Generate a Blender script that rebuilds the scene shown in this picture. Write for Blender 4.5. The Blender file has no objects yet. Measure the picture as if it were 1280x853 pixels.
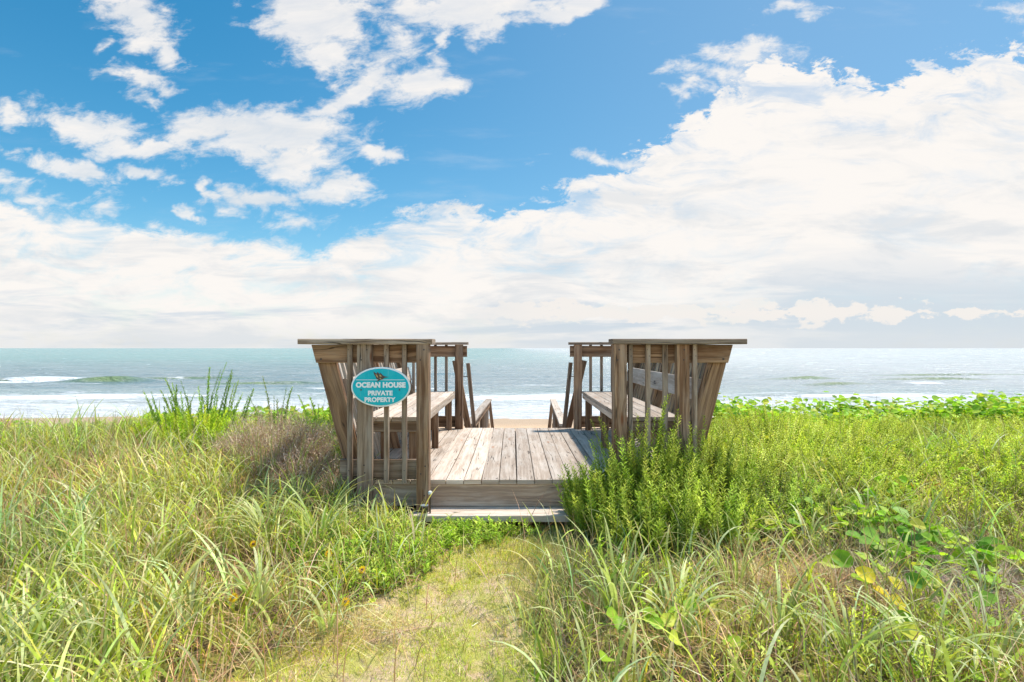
import bpy, math, random
import numpy as np
from mathutils import Vector
R = math.radians
random.seed(7)
rng = np.random.default_rng(11)
F = 720.0; CZ = 1.425; OX = 0.075          # focal in px (1280 wide), camera height, deck centre x
SEA_Z = -4.6
scene = bpy.context.scene
C = scene.collection

# ------------------------------------------------------------------ node helper
class NT:
    def __init__(s, tree): s.t = tree; s.n = tree.nodes; s.l = tree.links
    def put(s, inp, v):
        if isinstance(v, bpy.types.NodeSocket): s.l.new(v, inp)
        elif v is not None: inp.default_value = v
    def m(s, op, a, b=None, c=None, clamp=False):
        n = s.n.new('ShaderNodeMath'); n.operation = op; n.use_clamp = clamp
        s.put(n.inputs[0], a)
        if b is not None: s.put(n.inputs[1], b)
        if c is not None: s.put(n.inputs[2], c)
        return n.outputs[0]
    def add(s, a, b): return s.m('ADD', a, b)
    def sub(s, a, b): return s.m('SUBTRACT', a, b)
    def mul(s, a, b): return s.m('MULTIPLY', a, b)
    def sstep(s, v, a, b):
        n = s.n.new('ShaderNodeMapRange'); n.interpolation_type = 'SMOOTHSTEP'
        s.put(n.inputs[0], v); n.inputs[1].default_value = a; n.inputs[2].default_value = b
        return n.outputs[0]
    def lin(s, v, a, b, c=0., d=1.):
        n = s.n.new('ShaderNodeMapRange'); s.put(n.inputs[0], v)
        for i, q in enumerate((a, b, c, d)): n.inputs[i+1].default_value = q
        return n.outputs[0]
    def xyz(s, x=0., y=0., z=0.):
        n = s.n.new('ShaderNodeCombineXYZ')
        for i, v in enumerate((x, y, z)): s.put(n.inputs[i], v)
        return n.outputs[0]
    def sep(s, v):
        n = s.n.new('ShaderNodeSeparateXYZ'); s.l.new(v, n.inputs[0]); return n.outputs
    def noise(s, vec, scale=1., detail=4., rough=.5, dist=0., dim='3D', color=False):
        n = s.n.new('ShaderNodeTexNoise'); n.noise_dimensions = dim
        s.l.new(vec, n.inputs['Vector'])
        n.inputs['Scale'].default_value = scale; n.inputs['Detail'].default_value = detail
        n.inputs['Roughness'].default_value = rough; n.inputs['Distortion'].default_value = dist
        return n.outputs['Color' if color else 'Fac']
    def vor(s, vec, scale=1., feature='F1', out='Distance', rand=1.):
        n = s.n.new('ShaderNodeTexVoronoi'); n.feature = feature
        s.l.new(vec, n.inputs['Vector']); n.inputs['Scale'].default_value = scale
        n.inputs['Randomness'].default_value = rand
        return n.outputs[out]
    def mix(s, f, a, b, mode='MIX'):
        n = s.n.new('ShaderNodeMix'); n.data_type = 'RGBA'; n.blend_type = mode
        s.put(n.inputs[0], f)
        s.put(n.inputs[6], a if isinstance(a, bpy.types.NodeSocket) else (*a, 1))
        s.put(n.inputs[7], b if isinstance(b, bpy.types.NodeSocket) else (*b, 1))
        return n.outputs[2]
    def attr(s, name, out='Fac'):
        n = s.n.new('ShaderNodeAttribute'); n.attribute_name = name; return n.outputs[out]
    def bump(s, h, strength=.5, dist=.01, normal=None):
        n = s.n.new('ShaderNodeBump'); s.l.new(h, n.inputs['Height'])
        n.inputs['Strength'].default_value = strength; n.inputs['Distance'].default_value = dist
        if normal is not None: s.l.new(normal, n.inputs['Normal'])
        return n.outputs[0]

def newmat(name):
    m = bpy.data.materials.new(name); m.use_nodes = True
    t = NT(m.node_tree); t.n.clear()
    out = t.n.new('ShaderNodeOutputMaterial')
    p = t.n.new('ShaderNodeBsdfPrincipled'); t.l.new(p.outputs[0], out.inputs[0])
    return m, t, p, out

def simple(name, col, rough=.5, metal=0., spec=.5):
    m, t, p, o = newmat(name)
    tc = t.n.new('ShaderNodeTexCoord').outputs['Object']
    nz = t.noise(tc, 35, 4, .6)
    t.put(p.inputs['Base Color'], t.mix(t.mul(nz, .5), col, tuple(c*.7 for c in col)))
    p.inputs['Roughness'].default_value = rough; p.inputs['Metallic'].default_value = metal
    p.inputs['Specular IOR Level'].default_value = spec
    return m

# ------------------------------------------------------------------ wood
def wood(name, light, dark, grey, greyamt=.4, rough=.8):
    m, t, p, o = newmat(name)
    uvn = t.n.new('ShaderNodeUVMap'); uvn.uv_map = 'UVMap'
    x, y, _ = t.sep(uvn.outputs[0])
    tone = t.attr('tone')
    z = t.mul(tone, 37.)
    # knots bend the grain
    kv = t.xyz(t.mul(x, 2.1), t.mul(y, 8.), z)
    kd = t.vor(kv, 1.)
    kc = t.vor(kv, 1., out='Color')
    ksel = t.m('GREATER_THAN', t.sep(kc)[0], .66)
    knot = t.mul(t.m('SUBTRACT', 1., t.sstep(kd, .03, .16)), ksel)
    knotw = t.mul(t.m('SUBTRACT', 1., t.sstep(kd, .05, .45)), ksel)
    wob = t.noise(t.xyz(t.mul(x, 1.3), t.mul(y, 3.), z), 1., 3, .5)
    yy = t.add(y, t.add(t.mul(wob, .05), t.mul(knotw, .03)))
    g1 = t.noise(t.xyz(t.mul(x, .9), t.mul(yy, 34.), z), 1., 5, .55)
    g2 = t.noise(t.xyz(t.mul(x, 5.), t.mul(yy, 210.), z), 1., 4, .6)
    st = t.noise(t.xyz(t.mul(x, 2.3), t.mul(y, 9.), t.add(z, 4.)), 1., 5, .62)
    big = t.noise(t.xyz(x, t.mul(y, 2.), t.add(z, 9.)), 1.2, 3, .5)
    col = t.mix(t.sstep(g1, .38, .60), light, dark)
    col = t.mix(t.mul(t.sstep(g2, .38, .68), .6), col, tuple(c*.55 for c in dark))
    col = t.mix(t.mul(t.sstep(st, .42, .66), greyamt), col, grey)
    col = t.mix(t.mul(t.sstep(big, .5, .75), .35), col, tuple(c*.62 for c in dark))
    col = t.mix(t.mul(knot, .9), col, (dark[0]*.9, dark[1]*.5, dark[2]*.3))
    # checks: long thin dark splits
    cr = t.noise(t.xyz(t.mul(x, 1.1), t.mul(yy, 22.), t.add(z, 20.)), 1., 2, .4)
    crl = t.m('SUBTRACT', 1., t.sstep(t.m('ABSOLUTE', t.sub(cr, .5)), .004, .022))
    crs = t.sstep(t.noise(t.xyz(t.mul(x, 2.), t.mul(y, 12.), t.add(z, 3.)), 1., 2, .5), .52, .6)
    crack = t.mul(crl, crs)
    col = t.mix(t.mul(crack, .85), col, (.03, .022, .016))
    mult = t.lin(tone, 0, 1, .68, 1.2)
    sc = t.n.new('ShaderNodeVectorMath'); sc.operation = 'SCALE'
    t.l.new(col, sc.inputs[0]); t.l.new(mult, sc.inputs['Scale'])
    t.l.new(sc.outputs[0], p.inputs['Base Color'])
    p.inputs['Roughness'].default_value = rough
    p.inputs['Specular IOR Level'].default_value = .25
    h = t.sub(t.add(t.mul(g2, -.3), t.mul(g1, -.5)), t.mul(crack, 1.4))
    t.l.new(t.bump(h, .55, .004), p.inputs['Normal'])
    return m

W_POST = wood('wood_brown', (.44, .27, .155), (.18, .09, .045), (.37, .28, .205), .45)
W_GREY = wood('wood_grey', (.39, .28, .195), (.18, .115, .072), (.43, .36, .29), .5)
W_DECK = wood('wood_bleached', (.57, .455, .355), (.42, .32, .24), (.58, .51, .43), .5)
W_STEP = wood('wood_step', (.46, .36, .27), (.29, .21, .15), (.50, .43, .36), .5)
W_LEAN = wood('wood_orange_brown', (.46, .28, .15), (.20, .10, .05), (.38, .28, .2), .3)
M_NAIL = simple('rusty_nail', (.07, .05, .04), .6, .3)

# ------------------------------------------------------------------ mesh builder for lumber
class MB:
    def __init__(s): s.v = []; s.f = []; s.uv = []; s.tone = []; s.mi = []
    def beam(s, a, b, w, t, side=None, ch=.004, cut0=0., cut1=0., tone=None, nails=None, mat=0):
        """a->b centre line; w along 'side' vector, t along the other. cutN skews the end along the length by cut*(side offset)."""
        a = Vector(a); b = Vector(b); d = b-a; L = d.length; d.normalize()
        if side is None: side = Vector((1, 0, 0)) if abs(d.x) < .9 else Vector((0, 0, 1))
        side = Vector(side); side = (side-d*side.dot(d)).normalized(); nrm = d.cross(side)
        if tone is None: tone = random.random()
        n = max(1, int(L/.35)); hw, ht = w/2, t/2
        prof = [(-hw+ch, -ht), (hw-ch, -ht), (hw, -ht+ch), (hw, ht-ch), (hw-ch, ht), (-hw+ch, ht), (-hw, ht-ch), (-hw, -ht+ch)]
        per = [0]
        for i in range(8):
            p, q = prof[i], prof[(i+1) % 8]; per.append(per[-1]+math.hypot(p[0]-q[0], p[1]-q[1]))
        u0, v0 = random.random()*50, random.random()*50
        base = len(s.v)
        bow = random.uniform(-1, 1)*.0015*L
        for i in range(n+1):
            k = i/n; o = bow*math.sin(math.pi*k); jit = random.uniform(-.0008, .0008)
            for (pw, pt) in prof:
                sk = cut0*pw*(1-k)+cut1*pw*k
                c = a+d*(L*k+sk)+side*(pw+o+jit)+nrm*(pt+jit)
                s.v.append(c[:]); s.tone.append(tone)
        for i in range(n):
            for j in range(8):
                j2 = (j+1) % 8
                s.f.append((base+i*8+j, base+i*8+j2, base+(i+1)*8+j2, base+(i+1)*8+j)); s.mi.append(mat)
                ua, ub = u0+L*i/n, u0+L*(i+1)/n
                s.uv += [(ua, v0+per[j]), (ua, v0+per[j+1]), (ub, v0+per[j+1]), (ub, v0+per[j])]
        s.f.append(tuple(base+j for j in range(7, -1, -1))); s.mi.append(mat)
        s.uv += [(u0+prof[j][0]*.3, v0+prof[j][1]) for j in range(7, -1, -1)]
        s.f.append(tuple(base+n*8+j for j in range(8))); s.mi.append(mat)
        s.uv += [(u0+prof[j][0]*.3, v0+prof[j][1]) for j in range(8)]
        return s
    def disc(s, c, r, nrm=(0, 0, 1), mat=1, h=.0015):
        c = Vector(c); nrm = Vector(nrm).normalized()
        t = Vector((1, 0, 0)) if abs(nrm.x) < .9 else Vector((0, 1, 0))
        u = nrm.cross(t).normalized(); w = nrm.cross(u)
        b = len(s.v); N = 8
        for k in range(N):
            a = 2*math.pi*k/N
            s.v.append((c+u*r*math.cos(a)+w*r*math.sin(a)-nrm*.004)[:]); s.tone.append(.5)
        for k in range(N):
            a = 2*math.pi*k/N
            s.v.append((c+u*r*math.cos(a)+w*r*math.sin(a)+nrm*h)[:]); s.tone.append(.5)
        for k in range(N):
            k2 = (k+1) % N
            s.f.append((b+k, b+k2, b+N+k2, b+N+k)); s.mi.append(mat); s.uv += [(0, 0)]*4
        s.f.append(tuple(b+N+k for k in range(N))); s.mi.append(mat); s.uv += [(0, 0)]*N
        return s
    def build(s, name, mats, parent=None):
        me = bpy.data.meshes.new(name); me.from_pydata(s.v, [], s.f)
        if not isinstance(mats, (list, tuple)): mats = [mats]
        for m in mats: me.materials.append(m)
        uvl = me.uv_layers.new(name='UVMap')
        uvl.data.foreach_set('uv', np.array(s.uv, dtype=np.float32).ravel())
        at = me.attributes.new('tone', 'FLOAT', 'POINT'); at.data.foreach_set('value', np.array(s.tone, dtype=np.float32))
        me.polygons.foreach_set('material_index', np.array([min(i, len(mats)-1) for i in s.mi], dtype=np.int32))
        me.update()
        o = bpy.data.objects.new(name, me); C.objects.link(o)
        if parent is not None:
            o.parent = parent; o.matrix_parent_inverse = parent.matrix_world.inverted()
        return o

def tag(o, label=None, cat=None, group=None, kind=None):
    if label: o['label'] = label
    if cat: o['category'] = cat
    if group: o['group'] = group
    if kind: o['kind'] = kind
    return o
def empty(name, loc=(0, 0, 0)):
    o = bpy.data.objects.new(name, None); o.empty_display_size = .2
    o.location = loc; C.objects.link(o)
    bpy.context.view_layer.update()
    return o

# ------------------------------------------------------------------ numpy noise and ground
def _hash(ix, iy, seed):
    h = (ix*374761393+iy*668265263+seed*2147483647) & 0xffffffff
    h = ((h ^ (h >> 13))*1274126177) & 0xffffffff
    return ((h ^ (h >> 16)) & 0xffff)/65535.
def vnoise(x, y, seed=0):
    x = np.asarray(x, float); y = np.asarray(y, float)
    ix = np.floor(x).astype(np.int64); iy = np.floor(y).astype(np.int64)
    fx = x-ix; fy = y-iy; fx = fx*fx*(3-2*fx); fy = fy*fy*(3-2*fy)
    a = _hash(ix, iy, seed); b = _hash(ix+1, iy, seed); c = _hash(ix, iy+1, seed); d = _hash(ix+1, iy+1, seed)
    return (a*(1-fx)+b*fx)*(1-fy)+(c*(1-fx)+d*fx)*fy
def fbm(x, y, seed=0, o=4):
    s = 0; a = .5; t = 0
    for i in range(o):
        s = s+a*vnoise(x*2**i, y*2**i, seed+i*17); t += a; a *= .5
    return s/t
def ss(v, a, b):
    t = np.clip((np.asarray(v, float)-a)/(b-a), 0, 1); return t*t*(3-2*t)
def path_c(Y):      # centre of the trodden path
    return np.interp(Y, [0, 2.4, 3.0, 3.9, 4.4, 5], [-.80, -.52, -.38, -.10, -.12, -.1])
def path_w(Y):
    return np.interp(Y, [0, 2.4, 3.0, 3.9, 4.4, 5], [.66, .62, .56, .52, .62, .7])
def pathmask(X, Y):
    d = np.abs(X-path_c(Y))/path_w(Y)+(fbm(X*3, Y*3, 5)-.5)*.8
    return (1-ss(d, .75, 1.1))*(1-ss(Y, 4.5, 4.7))
def G(X, Y):
    X = np.asarray(X, float); Y = np.asarray(Y, float)
    u = X-OX
    side = ss(np.abs(u), 1.15, 2.2)
    off = ss(np.abs(X-path_c(np.minimum(Y, 4.6))), .5, 1.4)
    z = off*.10*(1-ss(Y, 4.2, 4.9)*(1-side))
    z = z+side*.22*ss(Y, 3.4, 5.6)
    z = z+.16*np.exp(-((X+2.1)**2/.7+(Y-5.2)**2/1.0))
    z = z+(fbm(X*.8, Y*.8, 3)-.5)*.18*side*ss(Y, 2.5, 4)+(fbm(X*5, Y*5, 9)-.5)*.035*(.3+.7*off)
    z = z-.30*np.exp(-((X+6.3)/.9)**2)*ss(Y, 6.3, 7.8)
    pm = pathmask(X, Y)
    z = z-.035*pm*ss(fbm(X*6.5, Y*4.5, 88, 2), .52, .66)+.012*pm*(fbm(X*22, Y*22, 99, 2)-.5)
    crest = 8.15+(fbm(X*.35, X*0+2.2, 21)-.5)*1.4
    crest = np.where(np.abs(u) < 1.5, 7.2, crest)
    back = np.maximum(0, Y-crest)
    z = z-(back**2*.18/(1+back*.25))*(1/(1+.0*back))
    beach = -3.95-(Y-20)*.0245+(fbm(X*.15, Y*.15, 33)-.5)*.12
    k = ss(Y, 12, 16.5)
    z = np.where(Y < 12, np.maximum(z, beach), np.maximum(z, beach)*(1-k)+beach*k)
    z = np.where(Y > 60, np.maximum(z, -12.), z)
    return z
def at(px, py, dz=0.):   # a ground point seen at that pixel of the photograph
    Y = 5.
    for i in range(40):
        X = (px-641)/F*Y
        zz = float(G(X, Y))+dz
        Y = .5*Y+.5*min(9., max(1.5, F*(CZ-zz)/max(20, py-435)))
    return X, Y

# ------------------------------------------------------------------ ground material
def ground_mat():
    m, t, p, o = newmat('dune_sand_and_litter')
    P = t.n.new('ShaderNodeNewGeometry').outputs['Position']
    n1 = t.noise(P, 2.2, 6, .6); n2 = t.noise(P, 14, 5, .65); n3 = t.noise(P, 160, 3, .6)
    sand = t.mix(t.sstep(n2, .3, .7), (.90, .66, .41), (.70, .48, .28))
    sand = t.mix(t.mul(t.sstep(n3, .5, .8), .5), sand, (.26, .18, .11))
    dead = t.mix(t.sstep(t.noise(P, 60, 5, .7), .38, .62), (.26, .17, .09), (.07, .045, .025))
    y = t.sep(P)[1]
    veg = t.attr('litter')
    k = t.sstep(t.add(veg, t.mul(t.sub(n1, .5), 1.1)), .35, .6)
    col = t.mix(k, sand, dead)
    moss = t.sstep(t.noise(P, 5, 6, .7), .40, .60)
    col = t.mix(t.mul(moss, t.mul(.8, t.m('SUBTRACT', 1., t.sstep(y, 5, 7)))), col, (.56, .53, .10))
    # open beach: warm clean sand
    bs = t.mix(t.sstep(t.noise(P, .5, 6, .6), .3, .7), (.66, .44, .27), (.58, .37, .22))
    bs = t.mix(t.sstep(y, 41, 46.5), bs, (.42, .30, .2))
    col = t.mix(t.sstep(y, 10, 18), col, bs)
    t.l.new(col, p.inputs['Base Color']); p.inputs['Roughness'].default_value = .95
    p.inputs['Specular IOR Level'].default_value = .15
    t.l.new(t.bump(t.add(n2, t.mul(n3, .6)), 1., .04), p.inputs['Normal'])
    return m
M_GROUND = ground_mat()

def grid_mesh(name, xs, ys, zf, mat, mask=None, extra=None):
    """xs: function(row y)->x array or a fixed array; regular grid topology"""
    XX = np.array([xs(y) if callable(xs) else xs for y in ys]); YY = np.repeat(np.array(ys)[:, None], XX.shape[1], 1)
    ZZ = zf(XX, YY); nr, nc = XX.shape
    V = np.stack([XX, YY, ZZ], -1).reshape(-1, 3)
    i = np.arange(nr*nc).reshape(nr, nc)
    Q = np.stack([i[:-1, :-1], i[:-1, 1:], i[1:, 1:], i[1:, :-1]], -1).reshape(-1, 4)
    o = npmesh(name, V, Q, mat, smooth=True)
    if extra:
        for k, fn in extra.items():
            a = o.data.attributes.new(k, 'FLOAT', 'POINT'); a.data.foreach_set('value', fn(XX, YY).astype(np.float32).ravel())
    return o

def npmesh(name, V, Q, mat, col=None, parent=None, smooth=False, link=True):
    me = bpy.data.meshes.new(name)
    V = np.ascontiguousarray(V, dtype=np.float32); Q = np.ascontiguousarray(Q, dtype=np.int32)
    me.vertices.add(len(V)); me.vertices.foreach_set('co', V.ravel())
    nf, k = Q.shape
    me.loops.add(nf*k); me.loops.foreach_set('vertex_index', Q.ravel())
    me.polygons.add(nf); me.polygons.foreach_set('loop_start', np.arange(0, nf*k, k, dtype=np.int32))
    try: me.polygons.foreach_set('loop_total', np.full(nf, k, dtype=np.int32))
    except Exception: pass
    me.materials.append(mat)
    me.polygons.foreach_set('use_smooth', np.full(nf, smooth, dtype=bool))
    if col is not None:
        a = me.attributes.new('tint', 'FLOAT_COLOR', 'POINT')
        c = np.ones((len(V), 4), dtype=np.float32); c[:, :3] = col
        a.data.foreach_set('color', c.ravel())
    me.update(calc_edges=True); me.validate()
    o = bpy.data.objects.new(name, me)
    if link: C.objects.link(o)
    if parent is not None:
        o.parent = parent; o.matrix_parent_inverse = parent.matrix_world.inverted()
    return o

# near dune (fine) and far beach / seabed in one sheet
ys = np.concatenate([np.arange(-6, 1.4, .4), np.arange(1.4, 9.5, .06), np.arange(9.5, 20, .3), np.geomspace(20, 7000, 60)])
def gx(y):
    w = 9+max(0, y)*1.6
    k = np.linspace(-1, 1, 241)
    return w*(.55*k+.45*k**3)
def litter(X, Y): return 1-pathmask(X, Y)*1.0-.25*ss(.9-np.abs(X+1.0), 0, .6)*(1-ss(Y, 2.6, 3.2))
ground = grid_mesh('ground', gx, ys, G, M_GROUND, extra={'litter': litter})
tag(ground, kind='structure')
# the trodden path, a sheet 4 mm above
pys = np.arange(1.0, 4.42, .03)
def pxs(y):
    c, w = path_c(y), path_w(y)
    k = np.linspace(-1, 1, 49)
    e = float(fbm(np.array(y*2.), np.array(3.3), 8)-.5)*.25
    return c+k*(w*.95+e)
path = grid_mesh('path', pxs, pys, lambda X, Y: G(X, Y)+.004, M_GROUND, extra={'litter': litter})
tag(path, kind='structure')

# ------------------------------------------------------------------ sea
def sea_mat():
    m, t, p, o = newmat('sea_water')
    P = t.n.new('ShaderNodeNewGeometry').outputs['Position']
    x, y, z = t.sep(P)
    warp = t.noise(t.xyz(t.mul(x, .03), t.mul(y, .03), 0.), 1., 3, .5)
    deep = t.mix(t.sstep(t.add(y, t.mul(warp, 60)), 95, 420), (.16, .225, .235), (.15, .29, .265))
    sh = t.mix(t.sstep(y, 48, 78), (.60, .58, .53), (.34, .41, .38))
    deep = t.mix(t.mul(t.sstep(x, -60, 120), .8), deep, (.52, .52, .50))  # silvery glitter and cloud reflection painted into the water colour towards the right
    wcol = t.mix(t.sstep(y, 60, 100), sh, deep)
    # foam
    zone = t.m('SUBTRACT', 1., t.sstep(t.add(y, t.add(t.mul(t.sub(warp, .5), 34), t.mul(x, -.02))), 58, 84))
    f1 = t.noise(t.xyz(t.mul(x, .11), t.mul(y, .42), 1.), 1., 8, .62, .6)
    f2 = t.noise(t.xyz(t.mul(x, .9), t.mul(y, 2.4), 3.), 1., 6, .65, .3)
    fo = t.add(t.mul(f1, .72), t.mul(f2, .28))
    foam = t.mul(t.sstep(t.add(fo, t.mul(zone, .20)), .56, .69), t.lin(t.noise(t.xyz(t.mul(x, .30), t.mul(y, 1.3), 13.), 1., 7, .68), .38, .58, .35, 1.))
    caps = t.mul(t.sstep(t.add(t.mul(t.noise(t.xyz(t.mul(x, .05), t.mul(y, .20), 7.), 1., 7, .6), .8), t.mul(f2, .2)), .585, .66), t.m('SUBTRACT', 1., t.sstep(y, 85, 150)))
    brk = t.attr('foam')
    foam = t.m('MAXIMUM', t.m('MAXIMUM', foam, t.mul(caps, .8)), t.mul(t.sstep(t.add(brk, t.add(t.mul(t.sub(f2, .5), 1.6), t.mul(t.sub(f1, .5), 1.8))), .42, .72), .9))
    green = t.attr('green')
    wcol = t.mix(green, wcol, (.17, .235, .075))
    col = t.mix(foam, wcol, (.72, .72, .71))
    t.l.new(col, p.inputs['Base Color'])
    t.l.new(t.lin(foam, 0, 1, .16, .85), p.inputs['Roughness'])
    p.inputs['IOR'].default_value = 1.33
    b1 = t.noise(t.xyz(t.mul(x, .55), t.mul(y, 1.1), 0.), 1., 6, .6)
    b2 = t.noise(t.xyz(t.mul(x, .09), t.mul(y, .22), 5.), 1., 4, .55)
    h = t.add(t.mul(b1, 1.1), t.add(t.mul(b2, 2.6), t.mul(foam, .25)))
    t.l.new(t.bump(h, 1., 1.), p.inputs['Normal'])
    return m
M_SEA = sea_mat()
_wr = np.random.default_rng(5)
WAVES = [(l, _wr.uniform(-.5, .5) if l < 12 else _wr.uniform(-.2, .2), _wr.uniform(0, 6.28), .011*l**.85) for l in (2.2, 2.9, 3.7, 4.8, 6.1, 7.9, 10.5, 14, 19, 26)]
BREAK = [  # x centre, y centre, half length, height, foam share
    (-84, 102, 9, .65, 1), (-71, 101, 6.5, 1.0, 0), (-66, 112, 14, .35, .45), (-42, 96, 10, .35, .3), (-98, 100, 12, .5, 1), (30, 120, 16, .3, .3), (-15, 130, 20, .3, .25), (95, 125, 20, .35, .4),
    (55, 110, 8, .55, .35), (52, 93, 6, .4, .4), (78, 107, 13, .5, .35), (68, 96, 10, .3, .7), (20, 88, 14, .25, .6), (-20, 84, 16, .25, .8), (5, 70, 20, .25, 1), (45, 72, 20, .2, 1), (-55, 70, 22, .25, 1)]
def sea_z(X, Y):
    d = Y*.0085+X*0
    z = 0
    amp = ss(Y, 45.5, 75)*.85+.15
    for l, a, ph, A in WAVES:
        k = 2*math.pi/l
        fade = np.clip(1.6-4*d/l*1.0, 0, 1)
        w = (X*math.sin(a)+Y*math.cos(a))*k+ph+2.5*fbm(X/(l*3), Y/(l*3), int(l*10), 2)
        s = np.sin(w)
        z = z+A*fade*(1-np.abs(s))*1.1*(.4+.9*vnoise(X/(l*2.3)+3, Y/(l*2.3), 3))
    z = z*amp*.8
    for bx, by, hl, h, fs in BREAK:
        yc = by+1.5*np.sin((X-bx)/hl*1.7)
        e = np.exp(-((X-bx)/hl)**2)
        dy = Y-yc
        z = z+h*e*np.where(dy < 0, np.exp(-(dy/1.1)**2), np.exp(-(dy/3.2)**2))
    return SEA_Z+z-.12
def sea_foam(X, Y):
    f = X*0
    for bx, by, hl, h, fs in BREAK:
        yc = by+1.5*np.sin((X-bx)/hl*1.7); e = np.exp(-((X-bx)/hl)**2*1.2); dy = Y-yc
        f = np.maximum(f, fs*e*(ss(dy, -5.5, -1)*(1-ss(dy, .3, 1.6)))*1.1)
    return f
def sea_green(X, Y):
    f = X*0
    for bx, by, hl, h, fs in BREAK:
        if h < .35 or by < 90: continue
        yc = by+1.5*np.sin((X-bx)/hl*1.7); e = np.exp(-((X-bx)/hl)**2*1.4); dy = Y-yc
        f = np.maximum(f, .85*e*(ss(dy, -2.6, -.9)*(1-ss(dy, -.1, .6))))
    return f
sy = np.concatenate([np.geomspace(42, 600, 520), np.geomspace(606, 9000, 60)])
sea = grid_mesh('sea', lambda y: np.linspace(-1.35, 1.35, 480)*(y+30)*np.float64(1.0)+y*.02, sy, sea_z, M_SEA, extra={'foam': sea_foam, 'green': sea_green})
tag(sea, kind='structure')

# ------------------------------------------------------------------ the deck
DZ = .36
deck = empty('wooden_deck', (OX, 4.65, 0))
tag(deck, 'low weathered plank deck with one step, lying between the two benches', 'deck')
PITCH = .1432
for i in range(-10, 10):
    u = -.043+PITCH*(i+.5)
    mb = MB()
    y0 = 4.65+random.uniform(-.006, .006); y1 = 7.66+random.uniform(-.006, .006)
    x = OX+u
    mb.beam((x, y0, DZ-.017+random.uniform(-.0015, .0015)), (x, y1, DZ-.017), PITCH-.006, .034, side=(1, 0, 0), ch=.003)
    for jy in (4.70, 5.28, 5.88, 6.48, 7.05, 7.60):
        for dx in (-.045, .045):
            mb.disc((x+dx+random.uniform(-.006, .006), jy+random.uniform(-.008, .008), DZ), .0042)
    mb.build('deck_board', [W_DECK, M_NAIL], deck)
MB().beam((OX-1.45, 4.69, .235), (OX+1.45, 4.69, .235), .185, .038, side=(0, 0, 1)).build('fascia', W_STEP, deck)
MB().beam((OX-1.45, 7.64, .225), (OX+1.45, 7.64, .225), .185, .038, side=(0, 0, 1)).build('fascia', W_GREY, deck)
for sx in (-1, 1):
    MB().beam((OX+sx*1.44, 4.715, .225), (OX+sx*1.44, 7.615, .225), .185, .038, side=(0, 0, 1)).build('side_fascia', W_GREY, deck)
for jy in (5.28, 5.88, 6.48, 7.05):
    MB().beam((OX-1.415, jy, .235), (OX+1.415, jy, .235), .17, .038, side=(0, 0, 1)).build('joist', W_GREY, deck)
MB().beam((OX-.83, 4.665, .098), (OX+.74, 4.665, .098), .085, .034, side=(0, 0, 1)).build('riser', W_STEP, deck)
st = MB()
st.beam((OX-.84, 4.605, .118), (OX+.74, 4.605, .118), .085, .036, side=(0, 1, 0))
st.beam((OX-.86, 4.485, .114), (OX+.74, 4.485, .114), .14, .052, side=(0, 1, 0), tone=.98)
st.build('step_tread', W_DECK, deck)
for sx in (-.74, .0, .66):
    MB().beam((OX+sx, 4.6, -.1), (OX+sx, 4.6, .09), .07, .09, side=(1, 0, 0)).build('step_leg', W_GREY, deck)
for sx in (-1, 1):
    for yy in (6.1, 7.57):
        MB().beam((OX+sx*1.36, yy, -1.2), (OX+sx*1.36, yy, .13), .09, .09, side=(1, 0, 0)).build('deck_post', W_GREY, deck)

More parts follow.
